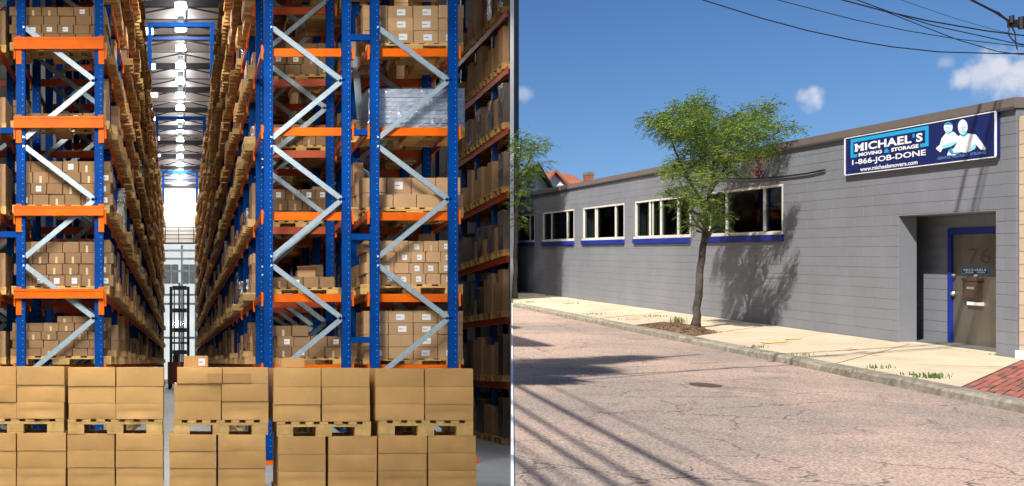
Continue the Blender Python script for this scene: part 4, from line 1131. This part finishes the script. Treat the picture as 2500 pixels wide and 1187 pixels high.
# cable stapled to the wall
cp = [(1752, 434), (1800, 437), (1850, 436), (1920, 431), (1975, 424), (2018, 415)]
def wp(px, py, o=.03): d_ = 23140/(px-550); return Vector(S(wallx(d_)-o, d_, 1.2-(py-614)*8.9/(px-550)))
MB().tube([wp(*p) for p in cp], .014, 6).build('wall_cable', 'wire', None, label='black cable sagging along the grey wall behind the tree', cat='cable')
rl = MB()
for _ in range(46):
    c_ = wp(R.uniform(1849, 1868), R.uniform(383, 432), R.uniform(.02, .1)); n_ = Vector((R.uniform(-1, 1), R.uniform(-1, 1), R.uniform(-1, 1))).normalized(); s_ = n_.orthogonal().normalized()
    e = n_.cross(s_); l = R.uniform(.025, .05); rl.add([c_-s_*l*.5, c_+e*l, c_+s_*l*.5, c_-e*l], [(0, 1, 2, 3)])
rl.tube([wp(1858, 380, .05), wp(1860, 432, .05)], .006, 4)
rl.build('dried_vine', 'redleaf', None, label='cluster of dried red leaves hanging in front of the grey wall', cat='plant')
# tan neighbour at the right edge
nb_ = thing('tan_building', S(wallx(10)+.02, 10, 0), 'tan block wall of the neighbouring building at the right edge', 'building')
for c in range(18):
    d1 = BD0-.012; off = BL*.5 if c % 2 else 0
    d = d1
    while d > 9.5:
        d0 = max(9.5, d-(BL if d != d1 or not off else off))
        h0, h1 = c*.15-(.1 if c == 0 else 0), (c+1)*.15
        bm = MB(); g1 = .004; ch = .006
        q = [(d0+g1, h0+g1), (d-g1, h0+g1), (d-g1, h1-g1), (d0+g1, h1-g1)]
        bm.prism([S(wallx(a_)+.02, a_, h) for a_, h in q], [S(wallx(a_)+.07, a_, h) for a_, h in q]); bm.build('block', 'tan', nb_)
        d = d0
bb_('wall', 9.5, BD0-.012, .028, 5, -.2, 2.72, 'tan', nb_)
# stone foot of the corner
bb_('corner_stone', BD0-.1, BD0-.005, -.02, .018, -.02, .09, 'white', nb_)

# ------------------------------------------------------------------ houses beyond
def house(label, d, x0p, x1p, eave, apexx, apex, base, depth, wallm, roofm, extra):
    h = thing('house', PX((x0p+x1p)/2, eave, d), label, 'house', 'houses beyond the grey building')
    a_, b_2 = PX(x0p, eave, d), PX(x1p, eave, d); t_ = PX(apexx, apex, d); zb = gz(min(d, 75))-.5
    ring = [(a_.x, zb), (b_2.x, zb), (b_2.x, b_2.z), (t_.x, t_.z), (a_.x, a_.z)]
    MB().prism([(x, d, z) for x, z in ring], [(x, d+depth, z) for x, z in ring]).build('wall', wallm, h)
    for (p, q) in ((a_, t_), (b_2, t_)):
        v = (Vector((p.x, 0, p.z))-Vector((q.x, 0, q.z))); v = v*(1+.10)
        e = Vector((q.x, 0, q.z))+v
        n_ = .14
        MB().hexa([(q.x, d-.35, q.z+.02), (e.x, d-.35, e.z+.02), (e.x, d+depth+.3, e.z+.02), (q.x, d+depth+.3, q.z+.02), (q.x, d-.35, q.z+n_+.05), (e.x, d-.35, e.z+n_+.05), (e.x, d+depth+.3, e.z+n_+.05), (q.x, d+depth+.3, q.z+n_+.05)]).build('roof', roofm, h)
    for (x0, y0, x1, y1) in extra:
        p, q = PX(x0, y0, d-.06), PX(x1, y1, d-.06)
        w = MB().box(p.x, q.x, d-.06, d-.003, q.z, p.z).build('window', 'white', h)
        MB().box(p.x+.08, q.x-.08, d-.075, d-.061, q.z+.08, p.z-.08).build('pane', 'glass_dark' if 'glass_dark' in M else 'room', w)
        MB().box(p.x+.081, q.x-.081, d-.09, d-.076, (p.z+q.z)/2-.04, (p.z+q.z)/2+.04).build('sash', 'white', w)
    # clapboards
    zz = b_2.z-1.6; k_ = 0
    while zz < t_.z-.35:
        f_ = 0 if zz < b_2.z else (zz-b_2.z)/(t_.z-b_2.z)
        xa_ = a_.x+(t_.x-a_.x)*f_+.05; xb_ = b_2.x-(b_2.x-t_.x)*f_-.05
        if zz < a_.z: xa_ = a_.x
        MB().hexa([(xa_, d-.03, zz), (xb_, d-.03, zz), (xb_, d-.001, zz), (xa_, d-.001, zz), (xa_, d-.008, zz+.19), (xb_, d-.008, zz+.19), (xb_, d-.001, zz+.19), (xa_, d-.001, zz+.19)]).build('clapboard', wallm, h)
        zz += .2
    return h
M['glass_dark'] = mat('dark_pane', (.10, .14, .17), .15, .02, spec=.6)
house('cream clapboard house with gable window behind the left tree', 44.0, 1236, 1341, 466, 1309, 411, 0, 9, 'siding', 'roofgrey', [(1281, 439, 1312, 465)])
h2 = house('house with red roof beyond the cream gable house', 58.0, 1322, 1388, 462, 1352, 424, 0, 8, 'white', 'rooftile', [])
zt = PX(0, 428, 60).z
MB().hexa([PX(1322, 420, 60), PX(1395, 428, 60), PX(1428, 449, 59), PX(1345, 452, 59), PX(1322, 418, 60.2), PX(1396, 426, 60.2), PX(1430, 447, 59.2), PX(1345, 450, 59.2)]).build('roof', 'rooftile', h2)
p0 = PX(1436.5, 460, 52.0)
ch = thing('chimney', (p0.x, 52, p0.z-4), 'square red brick chimney rising above the grey roofline', 'chimney')
cz = p0.z-4
while cz < PX(0, 425, 52).z-.15:
    zj = .0
    for i in range(2):
        MB().box(p0.x-.19+i*.19+.004, p0.x-.19+(i+1)*.19-.004, 52-.2, 52+.2, cz+.004, cz+.12).build('brick', 'brick', ch)
    cz += .125
MB().box(p0.x-.2, p0.x+.2, 51.78, 52.22, cz, cz+.14).build('cap', 'granite', ch)

# ------------------------------------------------------------------ trees
def spray(b, p, dirv, rr, size=1.0):
    """one drooping feathery leaf: leaflets in pairs along a curved stalk"""
    L_ = rr.uniform(.15, .27)*size; n = 7
    d_ = dirv.normalized(); pos = p.copy(); side = d_.cross(Vector((0, 0, 1)))
    if side.length < .05: side = Vector((1, 0, 0))
    side.normalize()
    for i in range(n):
        d_ = (d_+Vector((0, 0, -.11))).normalized(); pos = pos+d_*L_/n
        for s_ in (-1, 1):
            l = rr.uniform(.040, .068)*size*(1-.25*abs(i-3)/3); w = l*.30
            o = (side*s_*.85+d_*.45+Vector((rr.uniform(-.25, .25), rr.uniform(-.25, .25), rr.uniform(-.45, .15)))).normalized()
            e = o.cross(Vector((rr.uniform(-1, 1), rr.uniform(-1, 1), rr.uniform(.2, 1)))).normalized()
            b.add([pos, pos+o*l*.5+e*w*.5, pos+o*l, pos+o*l*.5-e*w*.5], [(0, 1, 2, 3)])
def locust(label, limbs, blobs, seed, dens, clip=None, size=1.0, name='honey_locust_tree'):
    rr = random.Random(seed)
    base = limbs[0][0][0]
    t = thing(name, base, label, 'tree', 'street trees along the pavement')
    tb = MB(); nodes = []
    for pts_, r0, r1 in limbs:
        # smooth the polyline and roughen it slightly
        P = []
        for i in range(len(pts_)-1):
            for k_ in range(4):
                f_ = k_/4; q = pts_[i].lerp(pts_[i+1], f_); P.append(q+Vector((rr.uniform(-.012, .012), rr.uniform(-.012, .012), 0)))
        P.append(pts_[-1])
        rad = [r0+(r1-r0)*i/(len(P)-1) for i in range(len(P))]
        if r0 > .05 and limbs[0][0] is pts_: rad[0] *= 1.45; rad[1] *= 1.15
        tb.tube(P, rad, 8); nodes += list(zip(P, rad))
    trunk = tb.build('trunk', 'bark', t, smooth=True)
    br = MB(); lf = MB()
    for (c, r) in blobs:
        cand = sorted(nodes, key=lambda n: (n[0]-c).length+max(0, n[0].z-c.z)*2.0)[:40]
        best = min(cand, key=lambda n: (n[0]-c).length+max(0, n[0].z-c.z+.1)*1.5)
        a = best[0]; m_ = a.lerp(c, .5)+Vector((rr.uniform(-.08, .08), rr.uniform(-.08, .08), rr.uniform(-.02, .12)))
        rb_ = min(best[1]*.6, .022)
        br.tube([a, m_, c], [rb_, rb_*.7, rb_*.35], 5)
        for k_ in range(4):
            e = c+Vector((rr.gauss(0, 1), rr.gauss(0, 1), rr.gauss(.2, .8)))*r*.55
            br.tube([m_.lerp(c, rr.uniform(.2, 1)), e.lerp(c, .4)+Vector((0, 0, .02)), e], [rb_*.4, .005, .0025], 4)
        n = max(5, int(dens*r*r*100))
        for _ in range(n):
            v = Vector((rr.gauss(0, 1), rr.gauss(0, 1), rr.gauss(0, 1))).normalized()
            p = c+Vector((v.x, v.y, v.z*.66))*r*(rr.random()**.45)
            if clip and PXC+F*p.x/p.y < clip: continue
            dv_ = Vector((v.x, v.y, v.z*.4+.15))+Vector((rr.uniform(-.6, .6), rr.uniform(-.6, .6), rr.uniform(-.3, .3)))
            spray(lf, p, dv_, rr, size)
    br.build('branches', 'bark', trunk, kind='stuff')
    lf.build('crown', 'leaf', t)
    return t
TD = 16.77
def T(px, py, dz=0.0, d0=TD): return PX(px, py, d0+dz)
limbs = [([T(1699, 801), T(1703, 740), T(1708, 670), T(1716, 600), T(1722, 570)], .060, .046),
         ([T(1722, 570), T(1728, 520, .05), T(1733, 470, .1), T(1738, 420, .1), T(1744, 350, .05), T(1748, 300)], .045, .010),
         ([T(1716, 598), T(1738, 560, -.1), T(1752, 535, -.15), T(1760, 500, -.2)], .035, .010),
         ([T(1728, 520, .05), T(1700, 470, -.1), T(1672, 420, -.2), T(1648, 370, -.3), T(1630, 320, -.3)], .030, .008),
         ([T(1733, 470, .1), T(1765, 420, .1), T(1800, 375, .0), T(1850, 340, -.1), T(1900, 325, -.1)], .030, .007),
         ([T(1738, 420, .1), T(1720, 370, .3), T(1700, 310, .4)], .022, .006),
         ([T(1765, 420, .1), T(1790, 350, .4), T(1830, 290, .5), T(1880, 262, .5)], .020, .006),
         ([T(1738, 440, .1), T(1760, 380, -.5), T(1780, 320, -.7)], .020, .006),
         ([T(1722, 570), T(1700, 545, -.1), T(1685, 520, -.15), T(1660, 470, .2)], .020, .007)]
rr = random.Random(5)
bl_ = [(1600, 298, 30, -.3), (1632, 290, 36, -.1), (1668, 268, 38, .2), (1700, 258, 36, -.2), (1720, 285, 36, .4), (1640, 322, 34, -.4), (1680, 312, 40, .3), (1712, 330, 40, -.5), (1752, 312, 40, .2), (1748, 345, 38, -.2), (1790, 298, 36, .5), (1818, 282, 32, -.1), (1850, 278, 30, .4), (1882, 256, 20, .5), (1835, 318, 36, -.5), (1872, 302, 28, .1), (1905, 306, 22, -.1), (1938, 316, 15, -.1), (1893, 342, 22, .3), (1858, 362, 26, -.4), (1812, 352, 34, .3), (1872, 378, 18, .2), (1780, 372, 32, -.7), (1735, 388, 34, .5), (1688, 372, 32, -.3), (1658, 392, 28, .3), (1648, 428, 26, -.2), (1690, 420, 32, .4), (1730, 432, 28, -.6), (1770, 415, 26, .5), (1655, 462, 24, .2), (1690, 462, 28, -.4), (1668, 488, 18, .3), (1700, 500, 24, .1), (1722, 490, 24, -.5), (1752, 478, 18, .4), (1700, 535, 15, -.1), (1682, 550, 11, -.15), (1742, 522, 24, -.3), (1768, 526, 16, -.2), (1755, 545, 15, -.3), (1700, 565, 9, .1), (1765, 560, 8, -.3), (1640, 500, 12, .2), (1672, 522, 12, .2), (1745, 500, 16, .3), (1715, 545, 9, .3), (1800, 430, 14, .2), (1625, 470, 10, .1), (1660, 340, 34, .6), (1700, 290, 34, -.7), (1770, 330, 34, .7), (1800, 395, 22, .1), (1640, 405, 20, -.5), (1805, 320, 30, -.8), (1730, 360, 34, .9), (1850, 335, 26, .7), (1588, 288, 16, -.3), (1612, 318, 18, -.3)]
blobs = [(T(px, py, dz*1.7), r*.74*TD/F) for px, py, r, dz in bl_]
locust('slender honey locust tree with airy crown in the tree pit', limbs, blobs, 3, 44.0, size=.86)
TD2 = 27.0
limbs2 = [([T(1257.5, 728, 0, TD2), T(1258, 640, 0, TD2), T(1260, 540, 0, TD2), T(1264, 470, 0, TD2)], .055, .04),
          ([T(1264, 470, 0, TD2), T(1280, 420, .1, TD2), T(1300, 370, .2, TD2), T(1320, 352, .2, TD2)], .03, .008),
          ([T(1264, 470, 0, TD2), T(1268, 400, -.3, TD2), T(1272, 340, -.3, TD2)], .03, .008),
          ([T(1262, 500, 0, TD2), T(1290, 450, .3, TD2), T(1320, 412, .4, TD2)], .02, .008)]
b2 = [(1266, 340, 24, 0), (1290, 352, 24, .2), (1318, 352, 16, .2), (1334, 356, 10, .2), (1270, 372, 26, -.3), (1300, 376, 18, .4), (1268, 404, 24, .3), (1292, 410, 22, -.2), (1320, 404, 13, .4), (1334, 398, 8, .4), (1264, 436, 20, 0), (1285, 440, 16, .3), (1306, 425, 12, .2), (1262, 466, 17, -.2), (1280, 470, 14, .4), (1266, 498, 15, 0), (1284, 505, 10, .3), (1262, 530, 12, -.3), (1278, 552, 9, .1)]
locust('second locust tree cut off by the left edge of the street view', limbs2, [(T(px, py, dz, TD2), r*TD2/F) for px, py, r, dz in b2], 9, 11.0, clip=1255.5, size=1.15)
# tree by the camera, out of view, whose crown shades the road
def lift(p, h): return Vector(p)-SUN*(h/-SUN.z)
def road_pt(px, py): d_ = (1.2+KH)*F/(py-614); return Vector((lat(px, d_), d_, RZ(d_)))
c0 = lift(road_pt(1330, 905), 6.3)
tb3 = [Vector((-5.0, 3.2, RZ(3.2))), Vector((-4.6, 3.4, RZ(3.2)+3)), Vector((-3.2, 4.2, RZ(3.2)+5)), Vector((-1.5, 5.5, RZ(3.2)+5.6)), c0]
bl3 = []
for (px, py, r) in [(1262, 905, .42), (1300, 900, .40), (1340, 905, .36), (1380, 898, .34), (1420, 903, .26), (1450, 908, .16), (1290, 925, .34), (1330, 928, .25), (1400, 882, .26), (1450, 880, .24), (1495, 877, .22), (1540, 874, .20), (1575, 872, .15), (1425, 884, .2), (1350, 884, .22), (1300, 884, .2), (1262, 928, .28), (1240, 900, .5)]:
    bl3.append((lift(road_pt(px, py), 6.3+R.uniform(-.3, .3)), r))
locust('tree beside the camera whose crown shades the road', [(tb3, .12, .02)], bl3, 21, 40.0)

# ------------------------------------------------------------------ weeds and grass
def tuft(px, py, n, hgt, spread, label, m='grassm', cat='weed', name='weed_tuft'):
    x, d = ground_pt(px, py); b = MB()
    for _ in range(n):
        ox, oy = R.gauss(0, spread), R.gauss(0, spread*.5)
        p = Vector(S(x+ox+oy*.0, d+oy+ox*.1, .0)); l = hgt*R.uniform(.5, 1.1); an = R.uniform(0, 6.28); ben = R.uniform(.1, .6)*l
        o = Vector((math.cos(an), math.sin(an), 0)); w = Vector((-o.y, o.x, 0))*R.uniform(.004, .008)
        b.add([p-w, p+w, p+o*ben*.4+Vector((0, 0, l*.6))+w*.7, p+o*ben*.4+Vector((0, 0, l*.6))-w*.7, p+o*ben+Vector((0, 0, l))], [(0, 1, 2, 3), (3, 2, 4)])
    return b.build(name, m, None, label=label, cat=cat, group='weeds along the pavement', base=S(x, d, 0), kind='stuff')
for (px, py, n, h, sp, lb, m) in [
    (1652, 788, 60, .12, .07, 'green weed clump at the left of the tree pit', 'grassm'), (2147, 899, 24, .05, .08, 'small weed in the kerb joint left of the grass tuft by the door', 'grassm'),
    (2275, 923, 70, .055, .09, 'dense grass tuft at the kerb in front of the door', 'grassm'), (2238, 916, 40, .035, .10, 'low weeds just left of the grass tuft in front of the door', 'grassm'),
    (1964, 868, 26, .04, .10, 'short weeds at the kerb right of the tree', 'drygrass'), (1850, 849, 30, .04, .08, 'short weeds at the kerb below the yellow mark', 'grassm'),
    (1292, 739, 30, .05, .12, 'weed at the far left end of the kerb', 'grassm'), (1390, 743, 26, .05, .14, 'weed in a slab joint, second from the far left', 'grassm'),
    (1452, 768, 60, .04, .24, 'dry grass strip along the kerb below the third window', 'drygrass'), (1530, 781, 34, .03, .16, 'dry weeds at the kerb below the fourth window', 'drygrass'),
    (1594, 773, 40, .05, .14, 'weeds in a slab joint left of the tree pit', 'grassm'), (2440, 866, 16, .03, .06, 'tiny weeds below the door step', 'grassm'),
    (2060, 905, 40, .03, .15, 'moss and weeds on the kerb edge left of the door', 'drygrass'), (1340, 722, 26, .04, .12, 'weeds at the foot of the grey wall far left', 'drygrass')]:
    tuft(px, py, n, h, sp, lb, m)

# ------------------------------------------------------------------ wires
def wire(pts_px, r, label, d=9.0, ext=True):
    P = [PX(px, py, d) for px, py in pts_px]
    if ext: P = [P[0]+(P[0]-P[1])*2.0]+P
    MB().tube(P, r*.58, 5).build('overhead_wire', 'wire', None, label=label, cat='wire', group='overhead wires')
wire([(1748, 10), (1860, 45), (1972, 75), (2084, 99), (2180, 115), (2292, 127), (2436, 131), (2489, 131), (2560, 130)], .0085, 'lowest long sagging wire across the upper right sky')
wire([(1937, 10), (2084, 48), (2212, 75), (2340, 96), (2489, 113), (2560, 120)], .0062, 'thin wire second from the left at the top of the sky')
wire([(2094, 10), (2158, 27), (2260, 50), (2404, 75), (2489, 86), (2560, 92)], .010, 'thick dark wire in the middle of the upper right sky')
wire([(2119, 10), (2174, 30), (2276, 62), (2372, 83), (2468, 104), (2560, 118)], .0075, 'wire just below the thick dark wire in the upper right')
wire([(2158, 27), (2244, 61), (2340, 98), (2436, 126), (2489, 133), (2560, 138)], .0068, 'wire that crosses down to the lowest wire at the upper right', ext=False)
wire([(2228, 10), (2340, 48), (2436, 75), (2489, 86), (2560, 100)], .0035, 'thinnest wire at the upper right of the sky')
wire([(2391, 10), (2430, 30), (2455, 46), (2474, 60), (2560, 90)], .016, 'thick twisted cable bundle in the top right corner')
wire([(2395, 12), (2440, 32), (2466, 58), (2478, 80), (2480, 105), (2484, 122)], .009, 'inner looping cable below the cable bundle at the right edge', ext=False)
wire([(2440, 36), (2458, 50), (2464, 66), (2462, 84), (2472, 98), (2486, 108), (2560, 120)], .009, 'outer looping cable below the cable bundle at the right edge', ext=False)
ic = PX(2480, 58, 9.0)
ins = thing('cable_clamp', ic, 'dark cable clamp on the wires at the right edge of the sky', 'clamp')
MB().box(ic.x-.05, ic.x+.06, ic.y-.03, ic.y+.03, ic.z-.025, ic.z+.025).build('body', 'wire', ins)
MB().tube([ic+Vector((-.05, -.02, 0)), ic+Vector((-.05, -.02, .06))], .02, 8).build('bolt', 'wire', ins)
MB().tube([ic+Vector((.03, -.02, -.05)), ic+Vector((.03, -.02, .05))], .024, 8).build('bolt', 'wire', ins)
up = thing('utility_pole', PV(7.9, .5), 'wooden utility pole on the pavement right of the picture', 'pole')
pb_ = Vector(PV(7.9, .5, -.1)); MB().tube([pb_, pb_+Vector((0, 0, 9))], [.12, .09], 10).build('shaft', 'bark', up)
MB().box(pb_.x-.8, pb_.x+.8, pb_.y-.06, pb_.y+.06, pb_.z+8.0, pb_.z+8.12).build('cross_arm', 'bark', up)
# further wires above the frame that throw the shadow lines on road and wall
def shade_wire(A, B, h, r, label, e0=1.0, e1=1.0):
    a, b = lift(A, h), lift(B, h+(A.z-B.z)*0)
    dd_ = (b-a); P = ([a-dd_*e0] if e0 else [])+[a, b, b+dd_*e1]
    MB().tube(P, r, 5).build('overhead_wire', 'wire', None, label=label, cat='wire', group='overhead wires')
for k, ((x0, y0), (x1, y1), r) in enumerate([((1255, 1028), (1479, 1171), .026), ((1255, 987), (1560, 1173), .022), ((1283, 953), (1693, 1171), .030), ((1255, 1120), (1325, 1173), .028), ((1330, 935), (1800, 1160), .012), ((1255, 1080), (1400, 1180), .012)]):
    shade_wire(road_pt(x0, y0), road_pt(x1, y1), 6.4+.12*k, r, 'overhead wire above the camera, %s of the set that shades the road' % ORD[k], .12, 1.5)
for k, ((x0, y0), (x1, y1), r) in enumerate([((1255, 897), (1590, 874), .026), ((1432, 919), (1898, 893), .018), ((1400, 930), (1700, 905), .016)]):
    shade_wire(road_pt(x0, y0), road_pt(x1, y1), 5.2+.1*k, r, 'overhead wire crossing high left of the camera, %s of three' % ORD[k], .1, .4)
for k, (ax, ay, bx2, by, r) in enumerate([(2397, 258, 2333, 522, .024), (2436, 250, 2372, 520, .02), (2447, 250, 2384, 520, .012)]):
    A, B = wp(ax, ay, 0), wp(bx2, by, 0); h0 = 4.4
    a = lift(A, h0); b = lift(B, h0+(A.z-B.z)); dv_ = b-a
    MB().tube([a-dv_*.6, a, b, b+dv_*4.5], r, 5).build('overhead_wire', 'wire', None, label='service wire above the street, %s of three toward the sign' % ORD[k], cat='wire', group='overhead wires')
